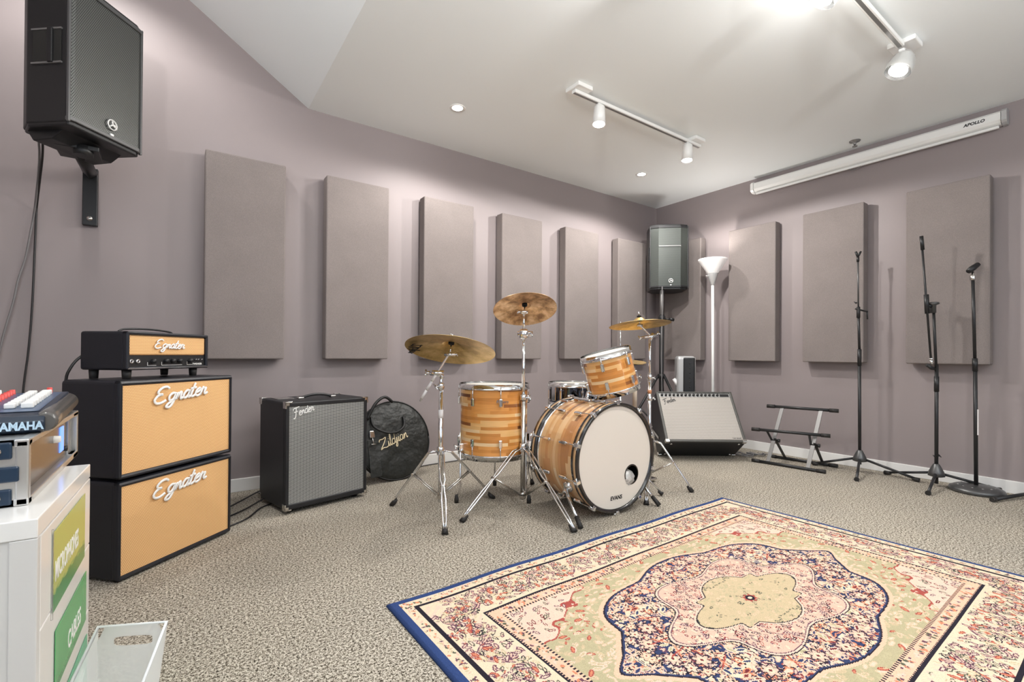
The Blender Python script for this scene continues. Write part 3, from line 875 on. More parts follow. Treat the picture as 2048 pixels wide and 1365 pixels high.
t = thing('tom_stand', 'slim chrome stand with a tan sleeve at the right side of the rack tom', 'drum stand', (-1.985, -1.39, 0))
b = MB(); b.tube([(0, 0, .03), (0, 0, .735)], .009, 12); b.obj('tube', CHROME, t)
b = MB(); b.tube([(0, 0, .53), (0, 0, .665)], .0135, 14); b.obj('sleeve', mat('tan_sleeve', (.55, .47, .38, 1), .5), t)
b = MB(); b.tube([(0, 0, .69), (0, 0, .735)], .014, 14); b.tube([(.018, -.012, .715), (-.03, .02, .715)], .011, 12); wing(b, (.016, -.011, .715), (1, -.7, 0), .02); b.obj('clamp', CHROME, t)
b = MB(); b.tube(crom([(0, 0, .735), (-.006, 0, .765), (-.04, -.005, .768), (-.075, -.012, .74)]), .0055, 8); b.obj('arm', CHROME, t)
for a in (75, 195, 315):
    c, s_ = math.cos(R(a)), math.sin(R(a)); q_ = .16 if a != 195 else .045
    b = MB(); b.tube([(c * .01, s_ * .01, .16), (c * q_, s_ * q_, .02)], .006, 8); lg = b.obj('leg', CHROME, t)
    foot_mesh(lg, (c * q_, s_ * q_, .014), (c * q_, s_ * q_, -.1), .011, .03)

sn = drum('snare_drum', 'dark mirror-finish snare drum behind the bass drum', .168, .135, 8, (-2.075, -.955, .515), (0, 0, 0), BLACKCHROME, HEAD_W, HEAD_W, split=False)
b = MB(); b.box((-.185, -.02, .03), (-.165, .02, .12), None, .004); b.obj('throw_off', CHROME, sn)
t = thing('snare_stand', 'chrome stand under the dark snare drum', 'drum stand', (-2.075, -.955, 0))
tripod(t, .22, [(.25, 0), (-.125, .21), (-.125, -.21)], .08)
b = MB(); b.tube([(0, 0, .05), (0, 0, .46)], .012, 14); b.obj('tube', CHROME, t)
for a in (60, 180, 300):
    c, s = math.cos(R(a)), math.sin(R(a))
    b = MB(); b.tube([(0, 0, .45), (c * .15, s * .15, .485), (c * .182, s * .182, .49), (c * .186, s * .186, .53)], .006, 8); b.obj('basket_arm', CHROME, t)

# bass drum: axis along world -y -----------------------------------------------------------
BR, BD = .276, .385
bd_ = thing('bass_drum', 'bass drum with a cream front head and a striped wood shell', 'drum', (-2.352, -1.590, .302), rot=Euler((R(90), 0, R(-1.0))))
# local z -> world -y : front at local z 0, back at -BD
b = MB(); b.lathe([(BR, -.045), (BR, -BD + .045)], 96, uvr=BR); b.obj('shell', WOOD_B, bd_)
b = MB(); b.lathe([(BR - .006, -.05), (BR - .006, -BD + .02), (0, -BD + .02)], 64); b.obj('inner_lining', DARKIN, bd_)
hb = MB(); N = 96; hc, hr = (.118, -.105), .052
import itertools
# head with a round port: ring of triangles from the port to the rim
inner = [hb.bm.verts.new((hc[0] + hr * math.cos(2 * PI * k / N), hc[1] + hr * math.sin(2 * PI * k / N), -.012)) for k in range(N)]
outer = [hb.bm.verts.new(((BR - .006) * math.cos(2 * PI * k / N), (BR - .006) * math.sin(2 * PI * k / N), -.012)) for k in range(N)]
rim = [hb.bm.verts.new(((BR) * math.cos(2 * PI * k / N), (BR) * math.sin(2 * PI * k / N), -.020)) for k in range(N)]
for k in range(N):
    k2 = (k + 1) % N
    hb.bm.faces.new((inner[k], inner[k2], outer[k2], outer[k])); hb.bm.faces.new((outer[k], outer[k2], rim[k2], rim[k]))
hb.obj('front_head', HEAD_W, bd_)
b = MB(); b.lathe([(hr - .004, .001), (hr, .002), (hr + .003, 0)], 48, Matrix.Translation((hc[0], hc[1], -.0115))); b.obj('port_ring', HOOPB, bd_)
for z in (0, -BD):
    s = 1 if z == 0 else -1
    b = MB(); b.lathe([(BR - .002, z - s * .045), (BR + .014, z - s * .045), (BR + .0145, z - s * .030)], 96); b.lathe([(BR + .0145, z - s * .014), (BR + .014, z - s * .0), (BR - .001, z), (BR - .002, z - s * .045)], 96); h1 = b.obj('hoop', HOOPB, bd_)
    b = MB(); b.lathe([(BR + .0140, z - s * .030), (BR + .0150, z - s * .029), (BR + .0150, z - s * .015), (BR + .0140, z - s * .014)], 96); b.obj('hoop_inlay', TAN_RIM, h1)
    b = MB(); b.lathe([(BR + .001, z - s * .046), (BR + .006, z - s * .047), (BR + .006, z - s * .056), (BR + .001, z - s * .058)], 96); b.obj('tension_ring', CHROME, bd_)
for k in range(10):
    a = 2 * PI * (k + .5) / 10 + R(0)
    c, s = math.cos(a), math.sin(a)
    m = axis_m((BR * c, BR * s, 0), (c, s, 0), (-s, c, 0))
    for z0, dz in ((-.125, 1), (-BD + .125, -1)):
        end = .004 if dz == 1 else -BD - .004
        b = MB(); b.box((0, -.009, z0 - .028), (.020, .009, z0 + .028), m, .006)
        b.tube([m @ Vector((.016, 0, z0)), m @ Vector((.020, 0, end))], .003, 6)
        b.tube([m @ Vector((.020, -.024, end - dz * .012)), m @ Vector((.020, .024, end - dz * .012))], [.005, .005], 6)
        lo, hi = sorted((end - dz * .03, end))
        b.box((.004, -.011, lo), (.030, .011, hi), m, .004)
        b.obj('claw_hook', CHROME, bd_)
# spurs
for sx in (-1, 1):
    a = R(210) if sx < 0 else R(-30)
    c, s = math.cos(a), math.sin(a)
    p = Vector((BR * c, BR * s, -.115))
    b = MB(); b.lathe([(.030, 0), (.030, .012), (.020, .022), (0, .024)], 20, z_to(p, (c, s, 0))); sp = b.obj('spur_bracket', CHROME, bd_)
    q = p + Vector((c * .03, s * .03, 0)); e = Vector((-.302, -.295, .045)) if sx < 0 else Vector((.30, -.295, .03))
    b = MB(); b.tube([q, q.lerp(e, .5), e + (q - e).normalized() * .05], [.012, .009, .009], 10); wing(b, q, (c, s, .4), .026); spr = b.obj('spur', CHROME, bd_)
    b = MB(); b.tube([e + (q - e).normalized() * .06, e], [.011, .013], 10); b.obj('rubber_foot', RUBBER, spr)
# tom mount on the shell
b = MB(); b.box((-.05, BR - .004, -.30), (.03, BR + .022, -.17), None, .008); b.tube([(0, BR + .02, -.24), (.01, BR + .055, -.235)], .013, 12)
b.tube([(.01, BR + .055, -.235), (.11, BR + .075, -.18)], .011, 10); wing(b, (.05, BR + .045, -.2), (0, .3, 1), .028); b.obj('tom_mount', CHROME, bd_)
b = MB(); b.box((-.13, BR - .002, -.315), (-.10, BR + .012, -.26), None, .004); b.obj('shell_plate', CHROME, bd_)
text(bd_, 'lettering', 'EVANS', FELT, axis_m((-.044, -.222, -.0108), (1, 0, 0), (0, 1, 0)), .029, .0003, .0008, .12)
b = MB(); rnd = random.Random(4)
b.lathe([(0, .050), (.03, .046), (.046, .028), (.050, .006), (.045, -.02), (.02, -.04), (0, -.045)], 18, Matrix.Translation((hc[0] - .014, hc[1] - .022, -.052)))
for v in b.bm.verts: v.co += Vector((rnd.uniform(-1, 1), rnd.uniform(-1, 1), rnd.uniform(-1, 1))) * .0035
pil = b.obj('muffling_pillow', mat('silver_grey_cloth', (.55, .54, .52, 1), .35, .3, bump=(40, .8, .01)))
pil.matrix_world = Matrix.Identity(4)
pil.location = (-2.352, -1.590, .302); pil.rotation_euler = Euler((R(90), 0, R(-1.0)))
tag(pil, 'crumpled silver-grey cushion showing in the port of the bass drum', 'cushion')

# pedal clamp glimpsed behind: hi-hat
t = thing('hi_hat_stand', 'chrome hi-hat stand behind the rack tom with a thin upright rod', 'hi-hat stand', (-1.662, -.985, 0))
tripod(t, .25, [(.22, -.10), (-.20, -.14), (.0, .26)], .08)
b = MB(); b.tube([(0, 0, .03), (0, 0, .74)], .012, 14); b.obj('tube', CHROME, t)
b = MB(); b.tube([(0, 0, .72), (0, 0, 1.085)], .0035, 8); b.obj('pull_rod', CHROME, t)
b = MB(); b.box((-.035, -.30, .012), (.035, -.06, .026), None, .004); b.obj('foot_board', CHROME2, t)
for nm, z, fl, lb in (('hi_hat_cymbal', .800, 1, 'upper gold hi-hat cymbal, only its edge showing right of the rack tom'), ('hi_hat_cymbal', .785, -1, 'lower gold hi-hat cymbal facing up under the other, behind the rack tom')):
    c = thing(nm, lb, 'cymbal', (-1.662, -.985, z), group='pair of hi-hat cymbals', rot=(R(4), R(4), 0) if fl > 0 else (PI + R(4), R(-4), 0))
    b = MB(); r = .18; pr_ = [(.007, .018), (r * .16, .014), (r * .21, .006), (r * .6, .0), (r, -.008)]
    b.lathe(pr_, 64); b.lathe([(q[0], q[1] - .0012) for q in pr_][::-1], 64); b.obj('bow', BRONZE, c)

# ------------------------------------------------------------------ amplifiers: tan-grille stack
EA = R(42.6)
eo = Vector((-4.426, -1.079, 0))
ex = Vector((math.cos(EA), math.sin(EA), 0)); ey = Vector((-math.sin(EA), math.cos(EA), 0))
def cab(label, z0, W=.515, D=.275, Hc=.355):
    t = thing('speaker_cabinet', label, 'speaker cabinet', (eo.x, eo.y, z0), EA, 'tan grille speaker cabinets in the stack')
    q0 = .005
    b = MB()
    b.box((0, .012, q0), (W, D, .012 + Hc), None, .014, 3); b.obj('body', TOLEX_E, t)
    # raised frame round the grille
    b = MB(); f = .020
    for lo, hi in (((0, -.004, q0), (f * .8, .03, .012 + Hc)), ((W - f * .55, -.004, q0), (W, .03, .012 + Hc)), ((0, -.004, q0), (W, .03, q0 + f)), ((0, -.004, .012 + Hc - f), (W, .03, .012 + Hc))):
        b.box(lo, hi, None, .010, 2)
    b.obj('frame', TOLEX_E, t)
    b = MB(); b.box((f * .8 - .004, .002, q0 + f - .004), (W - f * .55 + .004, .016, .012 + Hc - f + .004)); b.obj('grille', TANCLOTH, t)
    script(t, 'logo', 'Egnater', LOGO_W, axis_m((.128, -.005, .268), (1, 0, .10), (-.10, 0, 1)), .060, .0054, .30, 1.16)
    for x, y in ((.04, .04), (W - .04, .04), (.04, D - .04), (W - .04, D - .04)):
        b = MB(); b.lathe([(.014, 0), (.016, .014)], 14, Matrix.Translation((x, y, 0)), cap=True); b.obj('rubber_foot', RUBBER, t)
    return t
cab('black cabinet with tan grille on the carpet, lower of the stacked pair', 0)
cab('black cabinet with tan grille stacked on another, carrying the small amp head', .3705)

t = thing('guitar_amplifier', 'small black amplifier head with tan grille on top of the cabinet stack', 'amplifier', (-4.412, -.998, .739), R(47))
W, D, Hh = .398, .205, .150; z0 = .034
b = MB(); b.box((0, .01, z0), (W, D, z0 + Hh), None, .010, 3); b.obj('body', TOLEX_E, t)
b = MB()
for lo, hi in (((0, -.004, z0), (.012, .02, z0 + Hh)), ((W - .012, -.004, z0), (W, .02, z0 + Hh)), ((0, -.004, z0), (W, .02, z0 + .012)), ((0, -.004, z0 + Hh - .014), (W, .02, z0 + Hh))):
    b.box(lo, hi, None, .005)
b.obj('frame', TOLEX_E, t)
b = MB(); b.box((.012, .004, z0 + .058), (W - .012, .014, z0 + Hh - .013), None, .006); b.obj('grille', TANCLOTH, t)
b = MB(); b.box((.012, .006, z0 + .012), (W - .012, .014, z0 + .057)); b.obj('control_panel', PLAST_B, t)
b = MB(); b.box((.004, -.006, z0 + .004), (W - .004, -.003, z0 + .008)); b.obj('chrome_strip', CHROME, t)
script(t, 'logo', 'Egnater', LOGO_W, axis_m((.118, -.002, z0 + .086), (1, 0, 0), (0, 0, 1)), .036, .0031, .30, 1.15)
for x in (.118, .178, .212, .246, .302):
    b = MB(); b.lathe([(.0095, 0), (.009, .012), (.006, .015), (0, .015)], 16, axis_m((x, .006, z0 + .034), (1, 0, 0), (0, 0, -1)) @ Matrix.Scale(-1, 4, (0, 0, 1))); k_ = b.obj('knob', PLAST_B, t)
    k_.location = (0, 0, 0)
for x in (.024, .052):
    b = MB(); b.lathe([(.0085, 0), (.0085, .006), (.004, .007), (.004, .001)], 16, axis_m((x, .006, z0 + .034), (1, 0, 0), (0, 0, 1))); b.obj('jack', CHROME, t)
for x in (.330, .343, .362):
    b = MB(); b.tube([(x, .006, z0 + .036), (x, -.006, z0 + .040)], .0022, 8); b.obj('toggle_switch', CHROME, t)
b = MB()
for x0, x1 in ((.095, .135), (.160, .262), (.288, .318)):
    for lo, hi in (((x0, .0052, z0 + .016), (x1, .006, z0 + .0172)), ((x0, .0052, z0 + .016), (x0 + .0012, .006, z0 + .03))): b.box(lo, hi)
b.obj('panel_lines', LOGO_W, t)
text(t, 'lettering', 'TWEAKER', LOGO_W, axis_m((.318, .0055, z0 + .015), (1, 0, 0), (0, 0, 1)), .0115, .0003, .0002)
for x, y in ((.03, .03), (W - .05, .03), (.03, D - .03), (W - .05, D - .03)):
    b = MB(); b.lathe([(.014, 0), (.016, z0)], 14, Matrix.Translation((x, y, 0)), cap=True); b.obj('rubber_foot', RUBBER, t)
b = MB(); b.tube(crom([(.06, .1, z0 + Hh + .002), (.09, .1, z0 + Hh + .012), (.2, .1, z0 + Hh + .016), (.29, .1, z0 + Hh + .010), (.31, .1, z0 + Hh + .002)]), .004, 8); b.obj('handle', PLAST_B, t)
# power lead hanging from the head down behind the stack
b = MB(); b.tube(crom([(-4.50, -.83, .84), (-4.55, -.85, .83), (-4.585, -.87, .78), (-4.60, -.86, .70), (-4.60, -.84, .4), (-4.52, -.72, .02), (-4.3, -.5, .006)]), .005, 8)
tag(b.obj('power_cable', CABLE), 'black power lead drooping behind the small amp head', 'cable')

# ------------------------------------------------------------------ square bass amp
t = thing('bass_amplifier', 'square black bass amplifier with silver-grey grille and side casters', 'amplifier', (-3.794, -.621, 0), R(12.7))
W, D, Ht = .470, .345, .585; z0 = .022
b = MB(); b.box((0, .010, z0), (W, D, Ht), None, .010, 2); b.obj('body', TOLEX, t)
b = MB(); f = .020
for lo, hi in (((0, -.006, z0), (f, .02, Ht)), ((W - f, -.006, z0), (W, .02, Ht)), ((0, -.006, z0), (W, .02, z0 + f * 1.5)), ((0, -.006, Ht - f * 1.2), (W, .02, Ht))):
    b.box(lo, hi, None, .006)
b.obj('frame', TOLEX, t)
b = MB(); b.box((f - .002, -.001, z0 + f * 1.5 - .002), (W - f + .002, .012, Ht - f * 1.2 + .002)); b.obj('grille', SILVCLOTH, t)
for x in (0, W):
    for y in (0, D):
        for z in (z0, Ht):
            sx = 1 if x == 0 else -1; sy = 1 if y == 0 else -1; sz = 1 if z == z0 else -1
            b = MB(); e = .003; q = .032
            def bx(a, c_): b.box(tuple(min(i, j) for i, j in zip(a, c_)), tuple(max(i, j) for i, j in zip(a, c_)), None, .0015)
            yy = y - .006 if y == 0 else y
            bx((x - sx * e, yy - sy * e, z - sz * e), (x + sx * q, yy + sy * q * .5, z + sz * .004))
            bx((x - sx * e, yy - sy * e, z - sz * e), (x + sx * .004, yy + sy * q, z + sz * q))
            bx((x - sx * e, yy - sy * e, z - sz * e), (x + sx * q * .55, yy + sy * .004, z + sz * q * .55))
            b.obj('corner_guard', CHROME2, t)
for x in (.14, .33):
    b = MB(); b.box((x - .016, .13, Ht), (x + .016, .16, Ht + .012), None, .004); b.obj('handle_mount', CHROME2, t)
b = MB(); b.tube(crom([(.15, .145, Ht + .008), (.19, .145, Ht + .018), (.235, .145, Ht + .022), (.28, .145, Ht + .018), (.32, .145, Ht + .008)]), .007, 8); b.obj('handle', PLAST_B, t)
b = MB(); b.box((.04, .2, Ht), (.13, .3, Ht + .003)); b.obj('top_panel', CHROME2, t)
for x in (.05, W - .05):
    for y in (.05, D - .05):
        b = MB(); b.lathe([(.016, 0), (.018, z0 + .004)], 14, Matrix.Translation((x, y, 0)), cap=True); b.obj('rubber_foot', RUBBER, t)
script(t, 'logo', 'Fender', LOGO_W, axis_m((.042, -.003, .505), (.97, 0, .26), (-.26, 0, .97)), .044, .0026, .15, .82)

# ------------------------------------------------------------------ silver-grille combo, tilted back
TH = R(36)
t = thing('combo_amplifier', 'wide black combo amplifier with pale silver grille leaning back on the carpet', 'amplifier', (-.695, -.952, 0), rot=(Matrix.Rotation(R(-35.2), 4, 'Z') @ Matrix.Rotation(-TH, 4, 'X')).to_euler())
# local: bottom rear edge on the floor at y=0,z=0; body extends to -y (front) by D
W, D, Ht = .640, .265, .465
b = MB(); b.box((-W / 2, -D, 0), (W / 2, -.0, Ht), None, .008, 2); b.obj('body', TOLEX, t)
b = MB(); f = .020
for lo, hi in (((-W / 2, -D - .012, 0), (-W / 2 + f, -D + .01, Ht)), ((W / 2 - f, -D - .012, 0), (W / 2, -D + .01, Ht)), ((-W / 2, -D - .012, 0), (W / 2, -D + .01, f)), ((-W / 2, -D - .012, Ht - f * .7), (W / 2, -D + .01, Ht))):
    b.box(lo, hi, None, .005)
b.obj('frame', mat('grey_tolex_edge', (.07, .068, .062, 1), .4), t)
b = MB(); b.box((-W / 2 + f, -D - .006, f), (W / 2 - f, -D, Ht - .052), None, .004); b.obj('grille', PALECLOTH, t)
b = MB(); b.box((-W / 2 + f, -D - .004, Ht - .051), (W / 2 - f, -D, Ht - .014)); b.obj('control_panel', mat('panel_silver', (.45, .45, .44, 1), .3, .5), t)
for k in range(15):
    x = -W / 2 + .045 + k * .0335
    b = MB(); b.lathe([(.0105, 0), (.010, .013), (.006, .016), (0, .016)], 12, z_to((x, -D - .004, Ht - .034), (0, -1, 0))); b.obj('knob', PLAST_B, t)
b = MB(); b.box((W / 2 - .105, -D - .0055, Ht - .046), (W / 2 - .03, -D - .003, Ht - .022)); b.obj('switch_plate', PLAST_B, t)
script(t, 'logo', 'Fender', mat('dark_chrome_lettering', (.08, .08, .08, 1), .3, .8), axis_m((-W / 2 + .05, -D - .008, Ht - .118), (.96, 0, .26), (-.26, 0, .96)), .042, .0022, .15, .8)
text(t, 'lettering', 'Twin Reverb', PLAST_B, axis_m((W / 2 - .105, -D - .0065, .03), (1, 0, 0), (0, 0, 1)), .014, .0004, .0003, .2)
for x in (-W / 2, W / 2):
    for y in (-D - .012, -.03):
        s = 1 if x < 0 else -1
        b = MB(); b.box((min(x - s * .003, x + s * .03), y - .003, -.003), (max(x - s * .003, x + s * .03), y + .03, .022), None, .003); b.obj('corner_guard', CHROME2, t)
for x in (-W / 2 + .05, W / 2 - .05):
    for y in (-D + .03, -.04):
        b = MB(); b.lathe([(.009, 0), (.011, -.006), (0, -.008)], 12, Matrix.Translation((x, y, 0))); b.obj('glide', CHROME2, t)
for s in (-1, 1):
    b = MB(); x = s * (W / 2 + .004)
    b.tube([(x, -.13, .16), (x, .15, -.105 - .0)], .005, 8) if False else b.box((x - .003, -.14, .10), (x + .003, -.12, .38), Matrix.Translation((x, -.13, .10)) @ Matrix.Rotation(R(-40), 4, 'X') @ Matrix.Translation((-x, .13, -.10)))
    b.obj('tilt_leg', CHROME2, t)
# cables heaped beside it
rnd = random.Random(9); b = MB()
for k in range(5):
    pts = [(-.42 + rnd.uniform(0, .02), -1.13 + rnd.uniform(-.02, .02), .02)]
    for j in range(7): pts.append((-.36 + .028 * j + rnd.uniform(-.03, .03), -1.18 - .02 * j + rnd.uniform(-.05, .05), .006 + rnd.random() * .03))
    b.tube(crom(pts), .0035, 6)
tag(b.obj('cable_heap', CABLE_G), 'tangle of thin cables on the carpet by the right side of the silver-grille amp', 'cable')
# loose cables along the wall foot, left
for k, (pts, lb) in enumerate((([(-4.07, -.40, .006), (-3.95, -.28, .02), (-3.84, -.24, .05), (-3.72, -.22, .03), (-3.62, -.2, .006)], 'upper of the black cables crossing the baseboard left of the bass amp'),
                 ([(-4.06, -.52, .005), (-3.95, -.42, .008), (-3.84, -.34, .03), (-3.76, -.28, .01)], 'middle black cable on the carpet edge left of the bass amp'),
                 ([(-4.05, -.66, .005), (-3.96, -.58, .005), (-3.88, -.44, .007), (-3.78, -.36, .006)], 'lowest black cable on the carpet between the cabinets and the bass amp'))):
    b = MB(); b.tube(crom(pts), .0042, 8); tag(b.obj('floor_cable', CABLE), lb, 'cable', 'cables between the amplifiers')
b = MB(); b.tube(crom([(-2.9, -.10, .006), (-2.75, -.045, .008), (-2.5, -.03, .008), (-2.2, -.028, .008), (-1.8, -.03, .008), (-1.5, -.06, .006)]), .004, 8)
tag(b.obj('floor_cable', CABLE), 'dark cable lying along the baseboard behind the drum kit', 'cable')

# ------------------------------------------------------------------ cymbal bag
t = thing('cymbal_bag', 'round black cymbal bag leaning on the wall behind the bass amp', 'bag', (-3.045, -.29, .003), rot=(Matrix.Rotation(R(6), 4, 'Z') @ Matrix.Rotation(R(-14), 4, 'X')).to_euler())
r = .262; m = axis_m((0, 0, r), (1, 0, 0), (0, 0, 1))
b = MB(); b.lathe([(0, .030), (r * .5, .029), (r * .85, .024), (r * .97, .016), (r, .006), (r, -.012), (r * .96, -.022), (0, -.028)], 64, m); b.obj('body', BAGM, t)
for z in (.012, -.012):
    b = MB(); b.tube([m @ Vector((r * 1.0 * math.cos(a), r * 1.0 * math.sin(a), z)) for a in [2 * PI * k / 64 for k in range(65)]], .0045, 6); b.obj('piping', PIPING, t)
b = MB(); b.tube(crom([(-.16, -.028, r + .165), (-.155, -.045, r + .10), (-.08, -.052, r + .055), (.0, -.052, r + .05), (.06, -.048, r + .085), (.072, -.030, r + .15)]), .008, 8); b.obj('handle', PIPING, t)
b = MB(); b.tube(crom([(-.19, -.028, r + .15), (-.13, -.05, r + .25), (-.06, -.05, r + .29), (-.0, -.035, r + .255)]), .010, 8); b.obj('strap', PIPING, t)
b = MB(); b.box((-.185, -.040, r + .03), (-.15, -.030, r + .075), None, .004); b.tube([(-.168, -.038, r + .03), (-.168, -.042, r - .01)], .003, 6); b.tube([(-.185, -.042, r - .012), (-.15, -.042, r - .012)], .0035, 6); b.obj('strap_clip', CHROME2, t)
b = MB(); b.box((-.20, -.029, .04), (-.12, -.0245, r + .02), None, .003); b.obj('side_pocket', BAGM, t)
script(t, 'logo', 'Zildjian', LOGO_G, axis_m((-.115, -.034, r - .055), (.95, 0, .30), (-.30, 0, .95)), .068, .0034, .12, .90)

# ------------------------------------------------------------------ loudspeakers
def speaker_box(t, W, D, Ht, ch, side, front_mat, rim=SILVERP, logo=True, ls=.03):
    plan = [(0, side[0]), (ch, 0), (W - ch, 0), (W, side[0]), (W, side[1]), (W * .84, D), (W * .16, D), (0, side[1])]
    b = MB(); b.prism([(x, y + .012) for x, y in plan], .012, Ht - .012)
    b.prism([(x * .98 + W * .01, y * .98 + .012) for x, y in plan], 0, Ht); b.obj('cabinet', PLAST_B, t, bevel=.006)
    b = MB()
    pts = plan[:4]
    for i in range(3):
        (xa, ya), (xb, yb) = pts[i], pts[i + 1]
        b.poly([(xa, ya + .006, .03), (xb, yb + .006, .03), (xb, yb + .006, Ht - .03), (xa, ya + .006, Ht - .03)])
        b.poly([(xa, ya + .012, .03), (xb, yb + .012, .03), (xb, yb + .012, Ht - .03), (xa, ya + .012, Ht - .03)])
    b.obj('grille', front_mat, t)
    b = MB()
    for zz in (.018, Ht - .036):
        b.prism([pts[0], pts[1], pts[2], pts[3], (W, side[0] + .02), (0, side[0] + .02)], zz, zz + .018)
    b.box((-.004, side[0] - .002, .012), (.006, side[0] + .010, Ht - .012)); b.box((W - .006, side[0] - .002, .012), (W + .004, side[0] + .010, Ht - .012))
    b.obj('front_frame', rim, t, bevel=.003)
    if logo:
        b = MB(); c = Vector((W * .53, -.001, Ht * .13)); fm = z_to(c, (0, -1, 0))
        b.lathe([(ls * .82, 0), (ls, .003), (ls * .8, .005), (ls * .78, 0)], 28, fm)
        for a in (0, 50, 110, 165): b.tube([fm @ Vector((0, 0, .004)), fm @ Vector((ls * .62 * math.cos(R(a * 2)), ls * .62 * math.sin(R(a * 2)), .004))], ls * .14, 6)
        b.obj('emblem', LOGO_W, t)
        b = MB(); b.box((c.x - ls * .3, -.003, c.z - ls * 2.0), (c.x + ls * .3, .003, c.z - ls * 1.65)); b.obj('power_light', LOGO_W, t)

t = thing('wall_speaker', 'large black loudspeaker with perforated grille mounted high on the left wall', 'loudspeaker', (-4.613, -.724, 1.760), R(49))
speaker_box(t, .33, .27, .615, .02, (.008, .19), PERF, mat('grey_rim', (.12, .12, .12, 1), .35, .4), True, .024)
# side handle recess, its shade put in as a dark flat slab
b = MB(); b.box((-.004, .045, .255), (.0012, .172, .385), None, .0015); b.obj('recess_shade_slab', DARKIN, t)
b = MB(); b.box((-.014, .075, .250), (.004, .098, .390), None, .003); b.obj('handle', PLAST_B, t)
for zz in (.248, .385):
    b = MB(); b.box((-.007, .040, zz), (.001, .176, zz + .007)); b.obj('handle_lip', STEEL, t)
b = MB(); b.prism([(.13, -.035), (.22, -.04), (.255, .012), (.06, .012)], .03, .29, axis_m((.01, 0, 0), (0, 1, 0), (0, 0, 1))); b.obj('base_block', PLAST_B, t, bevel=.004)
b = MB(); b.tube([(.16, .12, -.06), (.16, .12, -.02)], .035, 16); b.obj('pole_socket', PLAST_B, t)
t2 = thing('wall_bracket', 'black steel bracket arm holding the wall loudspeaker', 'bracket', (-4.633, -.004, 1.50))
b = MB(); b.box((-.030, -.028, 0), (.030, .003, .30), None, .003); b.obj('wall_plate', PLAST_B, t2)
b = MB(); b.box((-.028, -.03, -.03), (.028, .0, .42), z_to((0, -.012, .28), (.02, -.40, -.06)) @ Matrix.Rotation(0, 4, 'Z')) if False else b.tube([(0, -.012, .27), (.004, -.10, .262), (.015, -.46, .235)], .030, 4); b.obj('arm', PLAST_B, t2)
b = MB(); b.box((-.06, -.55, .222), (.09, -.39, .244), None, .004); b.obj('mount_plate', PLAST_B, t2)
b = MB(); b.lathe([(.013, 0), (.012, .006), (0, .008)], 14, z_to((0, -.028, .035), (0, -1, 0))); b.obj('bolt', CHROME2, t2)
b = MB(); b.tube(crom([(-4.757, -.353, 1.80), (-4.775, -.25, 1.74), (-4.825, -.05, 1.58), (-4.834, -.02, 1.5), (-4.843, -.018, 1.10), (-4.855, -.018, .85), (-4.874, -.02, .60), (-4.89, -.02, .05)]), .0045, 8)
tag(b.obj('speaker_cable', CABLE), 'thin dark cable hanging straight down the left wall from the mounted loudspeaker', 'cable', 'cables hanging from the wall loudspeaker')
b = MB(); b.tube(crom([(-4.772, -.343, 1.80), (-4.79, -.22, 1.73), (-4.835, -.04, 1.55), (-4.853, -.025, 1.42), (-4.870, -.02, 1.3), (-4.894, -.02, 1.19), (-4.91, -.02, 1.08), (-4.95, -.02, .87), (-5.0, -.02, .5), (-5.02, -.02, .02)]), .0045, 8)
tag(b.obj('speaker_cable', CABLE_G), 'pale cable curving down to the left edge from the mounted loudspeaker', 'cable', 'cables hanging from the wall loudspeaker')

t = thing('corner_speaker', 'black loudspeaker on a tall stand in the room corner', 'loudspeaker', (-.560, -.372, 1.477), R(-42))
speaker_box(t, .355, .34, .625, .075, (.035, .22), PERF2, PLAST_B, True, .022)
b = MB(); b.box((.075, -.004, .41), (.28, .003, .418)); b.obj('grille_ridge', STEEL, t)
b = MB(); b.box((-.008, .08, .28), (.002, .11, .42), None, .003); b.obj('handle', PLAST_B, t)
t = thing('speaker_stand', 'black tripod stand holding up the corner loudspeaker', 'speaker stand', (-.447, -.416, 0))
b = MB(); b.tube([(0, 0, .10), (0, 0, 1.20)], .0225, 18); b.obj('lower_pole', POWDER, t)
b = MB(); b.tube([(0, 0, 1.18), (0, 0, 1.50)], .0175, 18); b.obj('upper_pole', STEEL, t)
b = MB(); b.lathe([(.023, 1.16), (.034, 1.17), (.034, 1.22), (.022, 1.235)], 18, cap=True); b.obj('collar', PLAST_B, t)
b = MB(); b.tube([(.03, -.02, 1.195), (.085, -.05, 1.195)], .007, 8); b.tube([(.07, -.04, 1.195), (.105, -.06, 1.19)], .016, 12); b.obj('knob', PLAST_B, t)
b = MB(); b.lathe([(.023, .62), (.036, .625), (.036, .66), (.023, .67)], 18, cap=True); b.obj('leg_collar', PLAST_B, t)
for a in (150, 270, 30):
    dx, dy = math.cos(R(a)), math.sin(R(a)); rr = .40 if a != 30 else .34
    b = MB(); b.tube([(dx * .035, dy * .035, .645), (dx * rr, dy * rr, .028)], .0125, 12); lg = b.obj('leg', POWDER, t)
    foot_mesh(lg, (dx * (rr + .01), dy * (rr + .01), .006), (dx, dy, -1.4), .019, .06)
    b = MB(); b.tube([(dx * .022, dy * .022, .14), (dx * rr * .52, dy * rr * .52, .34)], .008, 8); b.obj('brace', POWDER, t)
b = MB(); b.tube([(.085, -.078, .62), (.125, -.115, .53)], .016, 10); b.obj('tape_wrap', WHITE_T, t)
b = MB(); b.tube(crom([(-.50, -.46, 1.50), (-.51, -.47, 1.2), (-.49, -.45, .8), (-.52, -.48, .4), (-.55, -.5, .01)]), .004, 8)
tag(b.obj('speaker_cable', CABLE_G), 'thin cable hanging beside the corner speaker stand', 'cable')

